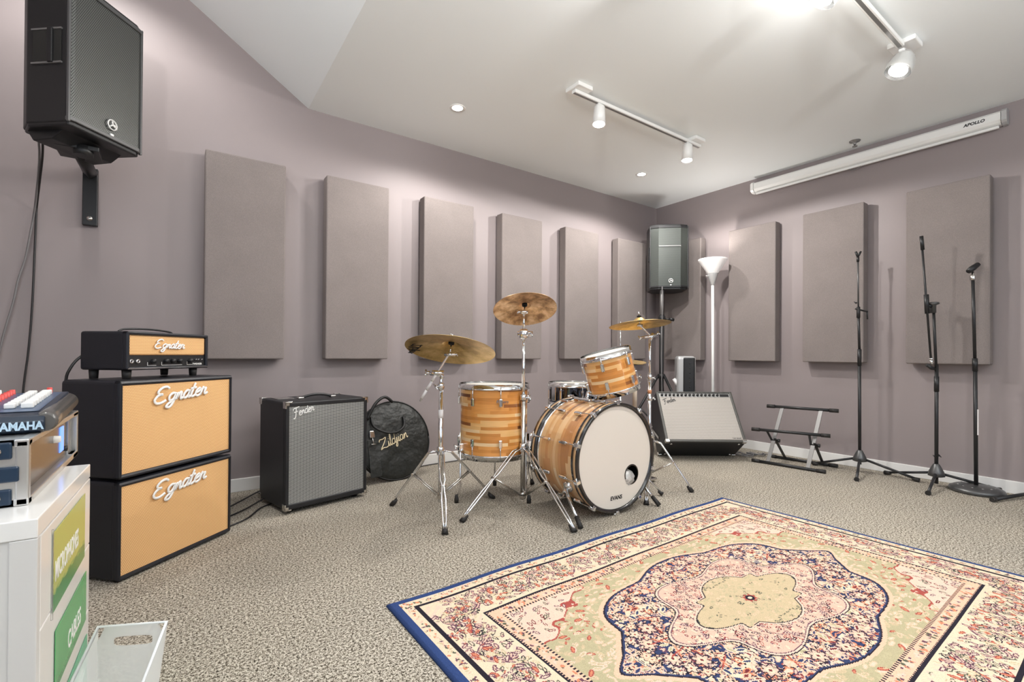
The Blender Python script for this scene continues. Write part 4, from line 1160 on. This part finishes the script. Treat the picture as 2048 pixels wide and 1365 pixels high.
# ------------------------------------------------------------------ floor lamp
lx, ly = -.252, -.835
t = thing('floor_lamp', 'white uplighter floor lamp with a cone shade by the right wall', 'floor lamp', (lx, ly, 0))
b = MB(); b.lathe([(.12, 0), (.125, .012), (.10, .022), (.02, .03)], 36, cap=True); b.obj('base', WHITE_M, t)
b = MB(); b.tube([(0, 0, .02), (-.002, .002, .8), (-.006, .006, 1.52)], .0125, 14); b.obj('pole', WHITE_M, t)
tm = Matrix.Translation((-.006, .006, 0))
b = MB(); b.lathe([(.0125, 1.49), (.018, 1.50), (.045, 1.585), (.048, 1.60)], 32, tm); b.obj('neck', SILVERP, t)
b = MB(); b.lathe([(.045, 1.598), (.121, 1.715), (.126, 1.728), (.123, 1.730), (.115, 1.712), (.04, 1.600), (0, 1.600)], 40, tm); b.obj('shade', SHADE, t)
b = MB(); b.tube([(-.03, .02, 1.575), (-.075, .03, 1.575)], .003, 8); b.obj('switch', WHITE_M, t)
light('lamp_bulb', 'SPOT', (lx - .006, ly + .006, 1.735), 9, (1, .95, .9), .05, (lx, ly, 3), 140, .6)

# ------------------------------------------------------------------ tower fan
t = thing('tower_fan', 'slim tower fan with black front and silver sides behind the silver-grille amp', 'fan', (-.300, -.585, 0), R(-45))
b = MB(); b.lathe([(.12, 0), (.12, .02), (.05, .035)], 32, cap=True); b.obj('base', SILVERP, t)
b = MB(); b.box((-.085, -.02, .03), (.085, .14, .84), None, .03, 3); b.obj('housing', SILVERP, t)
b = MB(); b.box((-.028, -.030, .08), (.075, -.012, .825), None, .010, 2); b.obj('front_panel', PLAST_B, t)
for k in range(7):
    b = MB(); b.lathe([(.006, 0), (.006, .003), (0, .004)], 12, z_to((.03, -.030, .50 + k * .045), (0, -1, 0))); b.obj('button', PLAST_B, t)
b = MB(); b.box((.076, -.024, .06), (.082, -.012, .83), None, .002); b.obj('edge_strip', CHROME2, t)

# ------------------------------------------------------------------ folding amp rack stand
t = thing('amp_stand', 'empty black and grey folding amplifier stand on the carpet by the right wall', 'amp stand', (-.33, -1.57, 0))
def A(p): return Vector((p[0] + .33, p[1] + 1.57, p[2]))
F0, F1 = A((-.497, -1.335, .013)), A((-.440, -1.822, .013))
B0, B1 = A((-.215, -1.325, .013)), A((-.160, -1.795, .013))
T0, T1 = A((-.345, -1.375, .440)), A((-.238, -1.828, .440))
M0, M1 = A((-.505, -1.335, .262)), A((-.345, -1.815, .262))
for nm, p, q in (('front_foot_bar', F0, F1), ('rear_foot_bar', B0, B1), ('top_bar', T0, T1), ('support_bar', M0, M1)):
    b = MB(); b.tube([p, q], .0115, 12); br = b.obj(nm, POWDER, t)
    d = (q - p).normalized()
    for e, s in ((p, 1), (q, -1)):
        b = MB(); b.tube([e - d * s * .008, e + d * s * .05], .0145, 12); b.obj('rubber_sleeve', RUBBER, br)
for f in (.22, .78):
    lo = F0.lerp(F1, f); hi = T0.lerp(T1, f)
    d = (hi - lo).normalized(); sd = (F1 - F0).normalized(); nn = d.cross(sd).normalized()
    m = Matrix((sd, nn, d)).transposed().to_4x4(); m.translation = lo
    b = MB(); b.box((-.014, -.004, .0), (.014, .004, (hi - lo).length), m, .002); b.obj('upright', STEEL, t)
    mid = lo.lerp(hi, .40); bk = B0.lerp(B1, f)
    d = (bk - mid); Ld = d.length; d.normalize(); nn = d.cross(sd).normalized()
    m = Matrix((sd, nn, d)).transposed().to_4x4(); m.translation = mid + sd * .016
    b = MB(); b.box((-.010, -.004, -.03), (.010, .004, Ld), m, .002); b.obj('rear_leg', POWDER, t)
    mm = M0.lerp(M1, f); d = (mid - mm); Ld = d.length; d.normalize(); nn = d.cross(sd).normalized()
    m = Matrix((sd, nn, d)).transposed().to_4x4(); m.translation = mm - sd * .014
    b = MB(); b.box((-.008, -.003, 0), (.008, .003, Ld), m, .001); b.obj('support_arm', POWDER, t)
    b = MB(); b.tube([mid - sd * .02, mid + sd * .03], .007, 8); b.tube([mid + sd * .03, mid + sd * .045], .014, 10); b.obj('locking_knob', PLAST_B, t)

# ------------------------------------------------------------------ microphone stands
def mic_base(t, feet, hz):
    b = MB(); b.lathe([(.030, hz - .05), (.044, hz - .045), (.040, hz - .02), (.026, hz + .012), (.017, hz + .03), (.013, hz + .034)], 28, cap=True); b.obj('hub', PLAST_B if False else STEELD, t)
    for fx, fy in feet:
        d = Vector((fx, fy, 0)).normalized()
        p = [d * .03 + Vector((0, 0, hz - .03)), Vector((fx, fy, .016)) ]
        b = MB(); b.tube(p, .0085, 10); lg = b.obj('leg', POWDER, t)
        foot_mesh(lg, (fx, fy, .014), (fx, fy, -.03), .0135, .045)
STEELD = mat('gunmetal', (.11, .11, .11, 1), .35, .6)
t = thing('microphone_stand', 'black microphone stand nearest the amp stand, with a short boom and clip', 'microphone stand', (-.182, -1.952, 0), group='microphone stands along the right wall')
mic_base(t, [(-.31, -.085), (-.04, .29), (.02, -.33)], .13)
b = MB(); b.tube([(0, 0, .06), (-.003, .003, .80)], .0105, 12); b.obj('lower_tube', POWDER, t)
b = MB(); b.tube([(-.003, .003, .78), (-.003, .003, .90)], .013, 12); b.obj('grip', PLAST_B, t)
b = MB(); b.tube([(-.003, .003, .88), (-.010, .008, 1.165)], .0085, 12); b.obj('upper_tube', POWDER, t)
b = MB(); b.tube([(-.010, .008, 1.13), (-.011, .008, 1.21)], .012, 10); b.tube([(-.03, .02, 1.195), (.045, -.03, 1.175)], .006, 8); b.tube([(.04, -.028, 1.18), (.045, -.03, 1.12)], .005, 8); wing(b, (-.02, .015, 1.24), (-1, .6, 0), .016); b.obj('swivel_clamp', POWDER, t)
b = MB(); b.tube([(-.011, .008, 1.20), (-.016, .010, 1.55)], .0055, 10); b.obj('boom_arm', STEELD, t)
b = MB(); b.tube([(-.016, .010, 1.54), (-.016, .010, 1.575)], .009, 10); b.tube([(-.016, .010, 1.575), (-.022, .022, 1.615)], .008, 8); b.tube([(-.016, .010, 1.575), (-.004, -.004, 1.615)], .007, 8); b.obj('mic_clip', PLAST_B, t)

t = thing('microphone_stand', 'black microphone stand with its boom folded back, middle one of the three', 'microphone stand', (-.198, -2.382, 0), group='microphone stands along the right wall')
mic_base(t, [(-.30, -.03), (.10, .30), (.17, -.265)], .115)
b = MB(); b.tube([(0, 0, .02), (0, 0, .80)], .0105, 12); b.obj('lower_tube', POWDER, t)
b = MB(); b.tube([(0, 0, .62), (0, 0, .72)], .0135, 12); b.obj('grip', PLAST_B, t)
b = MB(); b.tube([(0, 0, .70), (-.022, .012, 1.19)], .008, 12); b.obj('upper_tube', POWDER, t)
b = MB(); b.lathe([(.0, .018), (.030, .014), (.034, .004), (.016, -.006), (.016, -.055), (0, -.056)], 20, Matrix.Translation((-.023, .013, 1.19))); b.obj('clamp_knob', STEELD, t)
b = MB(); b.tube([(-.065, .038, 1.255), (-.055, .034, 1.13)], .0135, 12); b.tube([(-.06, .036, 1.18), (-.02, .012, 1.18)], .011, 10); b.obj('boom_clamp', PLAST_B, t)
b = MB(); b.tube([(-.103, .054, 1.63), (-.038, .020, .835)], .0062, 10); b.obj('boom_arm', POWDER, t)
b = MB(); b.tube([(-.103, .054, 1.635), (-.094, .049, 1.545)], .0105, 10); b.obj('counterweight_grip', PLAST_B, t)
b = MB(); b.tube([(-.038, .020, .84), (-.037, .019, .83)], .014, 12); b.tube([(-.037, .019, .828), (-.034, .017, .80)], .010, 10); b.obj('threaded_tip', CHROME, t)
b = MB(); b.tube([(-.06, .035, .795), (-.035, .018, .775), (-.015, .004, .768)], [.010, .013, .008], 8); b.obj('mic_clip', PLAST_B, t)
b = MB(); wing(b, (.010, -.006, .20), (1, -.6, 0), .016); wing(b, (-.010, .006, .20), (-1, .6, 0), .010); b.obj('thumb_screw', PLAST_B, t)

t = thing('microphone_stand', 'black straight microphone stand on a round weighted base, rightmost', 'microphone stand', (-.152, -2.562, 0), group='microphone stands along the right wall')
b = MB(); b.lathe([(.128, 0), (.135, .010), (.128, .026), (.105, .038), (.060, .043), (.02, .045)], 48, cap=True)
for v in b.bm.verts: v.co.y -= .002
b.obj('base', STEELD, t)
for k in range(12):
    a = 2 * PI * k / 12
    b = MB(); b.lathe([(.006, 0), (.005, .003), (0, .004)], 8, Matrix.Translation((.088 * math.cos(a), .088 * math.sin(a), .0395))); b.obj('base_stud', STEEL, t)
b = MB(); b.tube([(0, 0, .04), (-.008, .004, .80)], .0105, 12); b.obj('lower_tube', POWDER, t)
b = MB(); b.tube([(-.008, .004, .76), (-.009, .005, .84)], .0135, 12); b.obj('grip', PLAST_B, t)
b = MB(); b.tube([(-.009, .005, .83), (-.026, .012, 1.35)], .0085, 12); b.obj('upper_tube', POWDER, t)
b = MB(); b.box((.006, -.014, .36), (.0085, -.006, .52), Matrix.Translation((-.012, .002, 0)) @ Matrix.Rotation(R(-40), 4, 'Z')); b.obj('white_sticker', WHITE_T, t)
b = MB(); b.lathe([(.011, 1.33), (.014, 1.335), (.014, 1.36), (.008, 1.365), (.008, 1.385)], 14, Matrix.Translation((-.026, .012, 0)), cap=True); b.obj('thread_collar', CHROME2, t)
b = MB(); b.tube([(-.050, .028, 1.385), (-.030, .014, 1.405), (.000, -.008, 1.432)], [.014, .018, .014], 12); b.obj('mic_clip', PLAST_B, t)
b = MB(); b.tube([(-.358, -2.669, .014), (-.071, -2.757, .020), (.0 - .03, -2.775, .022)], .0105, 12)
o = thing('stand_leg', 'black tube leg of a further stand lying beside the round base, at the right edge', 'stand leg', (0, 0, 0))
b.obj('tube', POWDER, o)
b = MB(); b.tube([(-.364, -2.667, .014), (-.335, -2.676, .0145)], .013, 12); b.obj('rubber_cap', RUBBER, o)

# ------------------------------------------------------------------ projector screen and detector
t = thing('projector_screen', 'white rolled projector screen housing under the ceiling on the right wall', 'projector screen', (0, -1.88, 2.31))
b = MB(); b.prism([(-.075, .025), (-.075, .068), (-.060, .082), (-.012, .084), (-.012, .0), (-.045, .0), (-.062, .008)], -.775, .775, Matrix(((1, 0, 0, 0), (0, 0, -1, 0), (0, 1, 0, 0), (0, 0, 0, 1)))); b.obj('housing', WHITE_M, t)
for y in (-.79, .79):
    b = MB(); b.prism([(-.079, .016), (-.079, .072), (-.063, .088), (-.005, .090), (-.005, -.004), (-.045, -.006), (-.066, .004)], -.012, .012, Matrix(((1, 0, 0, 0), (0, 0, -1, y), (0, 1, 0, 0), (0, 0, 0, 1)))); b.obj('end_cap', SILVERP if y < 0 else WHITE_M, t)
b = MB(); b.box((-.058, -.765, -.022), (-.040, .765, -.004), None, .004); b.obj('hem_bar', WHITE_M, t)
b = MB(); b.tube(crom([(-.05, .05, -.022), (-.05, .03, -.034), (-.05, -.0, -.036), (-.05, -.03, -.022)]), .0035, 6); b.obj('pull_loop', STEEL, t)
text(t, 'lettering', 'APOLLO', PLAST_B, axis_m((-.0755, -.605, .038), (0, -1, 0), (0, 0, 1)), .026, .0005, .001, .2)
t = thing('sprinkler', 'small dark sprinkler head on the ceiling above the projector screen', 'sprinkler', (-.165, -1.909, 2.448))
b = MB(); b.lathe([(.036, 0), (.034, -.006), (.010, -.010), (.008, -.028)], 20); b.obj('escutcheon', STEEL, t)
b = MB(); b.lathe([(.0, -.026), (.006, -.027), (.006, -.038), (.017, -.040), (.017, -.042), (0, -.042)], 14); b.obj('deflector', STEEL, t)

# ------------------------------------------------------------------ ceiling lights
SPOTC = (1, .972, .935)
DL = [(-2.78, -.585, 'recessed ceiling downlight above the left wall panels'), (-.914, -.548, 'recessed ceiling downlight near the room corner')]
def downlight(x, y, lb, e=10):
    t = thing('downlight', lb, 'ceiling light', (x, y, H), group='recessed downlights')
    b = MB(); b.lathe([(.034, -.001), (.050, -.004), (.052, -.001), (.052, 0)], 32); b.obj('trim_ring', WHITE_M, t)
    b = MB(); b.lathe([(0, -.0015), (.034, -.0015)], 24); b.obj('lens', LAMP_E, t)
    light('downlight_lamp', 'SPOT', (x, y, H - .03), e, SPOTC, .035, (x, y, 0), 150, .6)
for x, y, lb in DL: downlight(x, y, lb, 36)
light('downlight_lamp', 'SPOT', (-4.62, -.57, 3.10), 58, SPOTC, .04, (-4.62, -.50, 0), 125, .5)
light('downlight_lamp', 'SPOT', (-2.78, -4.3, H - .03), 9, SPOTC, .05, (-2.78, -4.3, 0), 150, .6)  # this lamp and the next are unseen additions behind the camera
light('downlight_lamp', 'SPOT', (-.914, -4.3, H - .03), 9, SPOTC, .05, (-.914, -4.3, 0), 150, .6)

def track(label, x0, x1, y, plates):
    t = thing('track_rail', label, 'track light', (0, 0, 0), group='ceiling track rails')
    b = MB(); b.box((x0, y - .017, H - .045), (x1, y + .017, H - .025), None, .003); b.obj('rail', WHITE_M, t)
    b = MB(); b.box((x0 + .002, y - .008, H - .0455), (x1 - .002, y + .008, H - .044)); b.obj('rail_groove', STEEL, t)
    for px in plates:
        b = MB(); b.box((px - .058, y - .058, H - .024), (px + .058, y + .058, H), None, .004); b.obj('canopy', WHITE_M, t)
    return t
def head(label, x, y, aim, e, cone=100, glass=False, lens=True):
    p = Vector((x, y, H - .105)); d = (Vector(aim) - p).normalized()
    t = thing('spot_head', label, 'spotlight', (x, y, H - .045), group='track spotlights')
    o = Vector((x, y, H - .045))
    b = MB(); b.tube([(0, 0, 0), (0, 0, -.03)], .014, 12); b.box((-.018, -.012, -.012), (.018, .012, .0), None, .003); b.obj('stem', WHITE_M, t)
    c = p - o
    m = z_to(c, d)
    if glass:
        b = MB(); b.lathe([(.012, -.05), (.030, -.045), (.052, -.01), (.060, .035), (.056, .062)], 32, m); b.obj('glass_shade', GLASS, t)
        b = MB(); b.lathe([(.0, -.052), (.016, -.048), (.020, -.02), (.034, .02), (.040, .05), (0, .052)], 28, m); b.obj('lamp', WHITE_M, t)
        b = MB(); b.lathe([(0, .056), (.040, .056)], 28, m); b.obj('lens', LAMP_E, t)
    else:
        b = MB(); b.lathe([(0, -.045), (.030, -.045), (.034, -.040), (.040, .07), (.037, .07), (.033, .055)], 32, m); b.obj('shade', WHITE_M, t)
        b = MB(); b.lathe([(0, .054), (.034, .054)], 28, m); b.obj('lens', LAMP_E, t)
    lp = p + d * (.085 if not glass else .09)
    light('spot_lamp', 'SPOT', lp, e, SPOTC, .025, aim, cone, .12 if cone > 170 else .5)
    return t
track('white ceiling track rail over the drum kit', -2.345, -1.075, -1.22, [-2.30, -1.14])
head('white cylinder spotlight at the left end of the rail over the drums', -2.13, -1.22, (-2.20, -1.26, 1.6), 42, 178)
head('white cylinder spotlight at the far end of the rail over the drums', -1.22, -1.22, (-1.26, -1.22, 1.6), 62, 178)
track('white ceiling track rail above the rug at the top right', -2.75, -1.30, -2.49, [-1.235, -2.7])
head('glass-shaded spotlight at the right end of the rail above the rug', -1.27, -2.49, (-1.62, -2.30, 1.5), 34, 105, True)
head('glass-shaded spotlight at the top edge above the rug', -2.12, -2.49, (-2.5, -1.6, .9), 24, 125, True)
head('glass-shaded spotlight hidden beyond the top edge over the rug', -2.66, -2.49, (-4.3, -.6, 2.3), 30, 95, True)
light('bulb_glow', 'POINT', (-2.12, -2.49, H - .26), 6, SPOTC, .05)

# ------------------------------------------------------------------ drawer cabinet with labels
CX, CY, CZ = -4.450, -2.143, .55
t = thing('drawer_cabinet', 'white drawer cabinet with green labels at the left edge', 'cabinet', (CX, CY, 0), R(-1.6))
# local: front face plane x=0, along +y to .49; body towards -x
Wc, Dc = .487, .40
b = MB(); b.box((-Dc, .004, .0), (-.018, Wc, CZ - .034)); b.obj('body', WHITE_S, t)
b = MB(); b.box((-Dc - .01, 0, CZ - .034), (.0, Wc, CZ), None, .002); b.obj('top', WHITE_L, t)
for xa, xb in ((-.036, 0), (-Dc, -Dc + .036)):
    b = MB(); b.box((xa, 0, 0), (xb, .02, CZ - .0345), None, .0015); b.obj('side_stile', WHITE_S, t)
for z0, z1 in ((.345, .514), (.176, .343), (.01, .174)):
    b = MB(); b.box((-.018, .022, z0), (.0, Wc, z1 - .001), None, .0015); b.obj('drawer_front', WHITE_L, t)
for (y0, y1, z0, z1, m_, s, ty, tz, sz) in ((.104, .410, .336, .492, LAB1, 'MICROPHONES', .115, .392, .050), (.125, .436, .168, .290, LAB2, 'CABLES', .235, .195, .048), (.14, .52, .0, .122, LAB3, 'DYNAMIC MICS', .19, .03, .045)):
    y1 = min(y1, Wc - .03)
    b = MB(); b.box((-(y1 - y0) / 2, -.001, -(z1 - z0) / 2), ((y1 - y0) / 2, .0, (z1 - z0) / 2))
    o = b.obj('label_card', m_, t); o.location = (.0012, (y0 + y1) / 2, (z0 + z1) / 2); o.rotation_euler = (0, 0, PI / 2)
    w = {'MICROPHONES': .60, 'CABLES': .80, 'DYNAMIC MICS': .66}[s]
    text(t, 'lettering', s, LOGO_W, axis_m((.0024, ty, tz), (0, 1, 0), (0, 0, 1)), sz * 1.12, .0002, .0010, 0, 'LEFT', w * .93)
b = MB(); b.box((.0, .095, .326), (.003, .099, .50)); b.obj('label_holder_edge', GLASS, t)

# rack case
t = thing('rack_case', 'aluminium rack case with dark corner straps on the white cabinet', 'equipment case', (-4.487, -2.030, .5505))
Wk, Dk, Hk = .54, .42, .124
b = MB()
for lo, hi in (((-Dk, 0, 0), (0, .012, Hk)), ((-Dk, Wk - .012, 0), (0, Wk, Hk)), ((-Dk, 0, 0), (0, Wk, .012)), ((-Dk, 0, Hk - .010), (0, Wk, Hk)), ((-Dk, 0, 0), (-Dk + .01, Wk, Hk))):
    b.box(lo, hi)
b.obj('shell', ALU, t)
b = MB()
for y0, y1 in ((-.003, .022), (Wk - .070, Wk)):
    b.box((-.016, y0, 0), (.005, y1, .014), None, .002); b.box((-.016, y0, Hk - .012), (.005, y1, Hk + .002), None, .002)
b.box((-.014, 0, -.001), (.005, Wk, .014), None, .003); b.box((-.014, 0, Hk - .011), (.005, Wk, Hk + .0015), None, .003)
b.box((-.014, -.003, 0), (.005, .014, Hk), None, .003); b.box((-.014, Wk - .014, 0), (.005, Wk, Hk), None, .003)
b.obj('edge_trim', ALU, t)
b = MB()
for y in (Wk - .070, Wk - .056, Wk - .042, Wk - .028): b.box((-.020, y, .014), (-.006, y + .005, Hk - .012))
b.box((-.024, Wk - .075, .012), (-.020, Wk - .012, Hk - .012)); b.obj('rack_rail', ALU, t)
# strapped corners and latch on the side facing the camera (-y)
for z0, z1, x0 in ((Hk - .034, Hk - .002, -.16), (.004, .034, -.16)):
    b = MB(); b.box((x0, -.006, z0), (-.018, .001, z1), None, .003); cr = b.obj('corner_strap', CASEB, t)
    for x in (-.037, -.066, -.1, -.14):
        b = MB(); b.lathe([(.0062, 0), (.0062, .003), (.003, .0045), (.003, .001)], 16, z_to((x, -.006, (z0 + z1) / 2), (0, -1, 0))); b.obj('rivet', CHROME2, cr)
b = MB(); b.box((-.10, -.008, .047), (-.008, .001, .076), None, .003); lt = b.obj('latch', CASEB, t)
b = MB(); b.lathe([(.013, 0), (.014, .006), (.010, .010), (.006, .006), (0, .006)], 24, z_to((-.052, -.008, .062), (0, -1, 0))); b.obj('latch_dial', CHROME, lt)
# rack unit inside
t = thing('rack_unit', 'brown-grey rack unit with a small blue screen inside the aluminium case', 'audio equipment', (-4.487, -2.030, .5505))
b = MB(); b.box((-.35, .0135, .0145), (-.010, Wk - .082, Hk - .0135)); b.obj('chassis', ALU_D, t)
b = MB(); b.box((-.012, Wk - .16, .034), (-.008, Wk - .115, .098), None, .001); b.obj('screen', LCD, t)
b = MB(); b.lathe([(.009, 0), (.008, .012), (0, .013)], 18, z_to((-.010, Wk - .225, .078), (1, 0, 0))); b.obj('knob', KNOBW, t)
b = MB(); b.lathe([(.007, 0), (.007, .006), (0, .007)], 14, z_to((-.010, Wk - .092, .034), (1, 0, 0))); b.obj('jack', PLAST_B, t)
text(t, 'lettering', 'DRIVE', mat('tan_lettering', (.55, .42, .3, 1), .4), axis_m((-.0095, .022, .066), (0, 1, 0), (0, 0, 1)), .026, .0003, .0004)

# mixer on the case
t = thing('audio_mixer', 'dark blue compact mixing desk with white faders on top of the rack case', 'audio mixer', (-4.457, -1.950, .6765), R(3.4))
Wm, Dm, Hm = .36, .485, .040
b = MB()
prof = [(0, .006), (.014, 0), (Dm - .02, 0), (Dm, .010), (Dm, Hm + .006), (Dm - .02, Hm + .014), (.05, Hm), (.012, Hm - .004), (0, Hm - .016)]
b.prism([(y, z) for y, z in prof], -Wm, -.018, Matrix(((0, 0, 1, 0), (1, 0, 0, 0), (0, 1, 0, 0), (0, 0, 0, 1)))); b.obj('body', FRONTB, t, bevel=.003)
b = MB()
n = 10
for k in range(n):
    pass
b.tube([(-.020, .010, Hm * .5), (-.020, .03, Hm * .5), (-.022, Dm - .02, Hm * .5 + .006)], [.017, .021, .024], 20)
b.obj('side_roll', mat('glossy_grey_plastic', (.10, .095, .09, 1), .22), t)
b = MB(); b.poly([(-Wm, .048, Hm + .0012), (-.032, .048, Hm + .0012), (-.032, Dm - .03, Hm + .0138), (-Wm, Dm - .03, Hm + .0138)]); b.obj('top_panel', MIXTOP, t)
zt = lambda y: Hm + .0015 + (y - .05) / (Dm - .07) * .0125
for j in range(9):
    x = -.060 - j * .024
    for q, y in enumerate((.12,)):
        pass
for j in range(9):       # faders, a row across the right-hand end
    y = .10 + j * .036
    b = MB(); b.box((-.066, y, zt(y)), (-.046, y + .016, zt(y) + .013), None, .003); b.obj('fader_cap', KNOBW, t)
for j in range(9):
    y = .10 + j * .036
    b = MB(); b.box((-.092, y + .002, zt(y)), (-.074, y + .018, zt(y) + .012), None, .003); b.obj('fader_cap', KNOBW, t)
for j in range(12):
    y = .06 + j * .034
    b = MB(); b.lathe([(.0065, 0), (.0055, .012), (0, .0125)], 12, Matrix.Translation((-.125, y, zt(y)))); b.obj('red_knob', KNOBR, t)
for j in range(12):
    y = .06 + j * .034
    b = MB(); b.lathe([(.0065, 0), (.0055, .012), (0, .0125)], 12, Matrix.Translation((-.150, y, zt(y)))); b.obj('white_knob', KNOBW, t)
b = MB(); b.lathe([(.0065, 0), (.0055, .014), (0, .0145)], 12, Matrix.Translation((-.056, .45, zt(.45)))); b.obj('red_knob', KNOBR, t)
text(t, 'lettering', 'YAMAHA', YAM, axis_m((-.092, -.0012, .0085), (1, 0, 0), (0, 0, 1)), .0225, .0004, .0009, .0, 'LEFT', .78)

# frosted bin beside the cabinet -------------------------------------------------------------
t = thing('plastic_bin', 'frosted translucent plastic bin with a handle slot at the bottom left', 'bin', (-4.338, -2.022, 0), R(-35.3))
b = MB()
def slab(b, P, hole=None, th=.003):
    """four-sided sheet P (bottom left, bottom right, top right, top left) with an optional slot given in 0..1"""
    P = [Vector(p) for p in P]
    def at(u, v): return (P[0] * (1 - u) + P[1] * u) * (1 - v) + (P[3] * (1 - u) + P[2] * u) * v
    nn = (P[1] - P[0]).cross(P[3] - P[0]).normalized() * th
    out = [at(0, 0), at(1, 0), at(1, 1), at(0, 1)]
    if not hole:
        a = [b.bm.verts.new(p) for p in out]; c = [b.bm.verts.new(p + nn) for p in out]
        b.bm.faces.new(a); b.bm.faces.new(c[::-1])
        for i in range(4): b.bm.faces.new((a[i], a[(i + 1) % 4], c[(i + 1) % 4], c[i]))
        return
    u0, u1, v0, v1 = hole; N = 24
    ins, ous = [], []
    for k in range(N):
        an = 2 * PI * (k + .5) / N; cx, cy = math.cos(an), math.sin(an)
        su, sv = (abs(cx) ** .45) * (1 if cx > 0 else -1), (abs(cy) ** .45) * (1 if cy > 0 else -1)
        ins.append(at((u0 + u1) / 2 + su * (u1 - u0) / 2, (v0 + v1) / 2 + sv * (v1 - v0) / 2))
        q = max(abs(cx), abs(cy)); ous.append(at(.5 + cx / q / 2, .5 + cy / q / 2))
    for off in (Vector((0, 0, 0)), nn):
        a = [b.bm.verts.new(p + off) for p in ins]; c = [b.bm.verts.new(p + off) for p in ous]
        for k in range(N): b.bm.faces.new((a[k], a[(k + 1) % N], c[(k + 1) % N], c[k]))
bw, bt, hb_, ht_ = .050, .073, .0, .262
dy0, dy1 = .10, .02
corners_b = [(-bw, -dy0, 0), (bw, -dy0, 0), (bw, 0, 0), (-bw, 0, 0)]
corners_t = [(-bt, -dy0 - .01, .09), (bt, -dy0 - .01, .09), (bt, dy1, ht_ + .004), (-bt, dy1, ht_ - .008)]
slab(b, [corners_b[3], corners_b[2], corners_t[2], corners_t[3]], (.24, .84, .84, .915))
slab(b, [corners_b[0], corners_b[1], corners_t[1], corners_t[0]])
slab(b, [corners_b[1], corners_b[2], corners_t[2], corners_t[1]])
slab(b, [corners_b[3], corners_b[0], corners_t[0], corners_t[3]])
slab(b, corners_b)
b.obj('body', TRANSL, t)
b = MB(); b.tube([corners_t[0], corners_t[1], corners_t[2], corners_t[3], corners_t[0]], .0035, 8); b.obj('rim', mat('rim_plastic', (.85, .87, .87, 1), .3, alpha=.8), t)
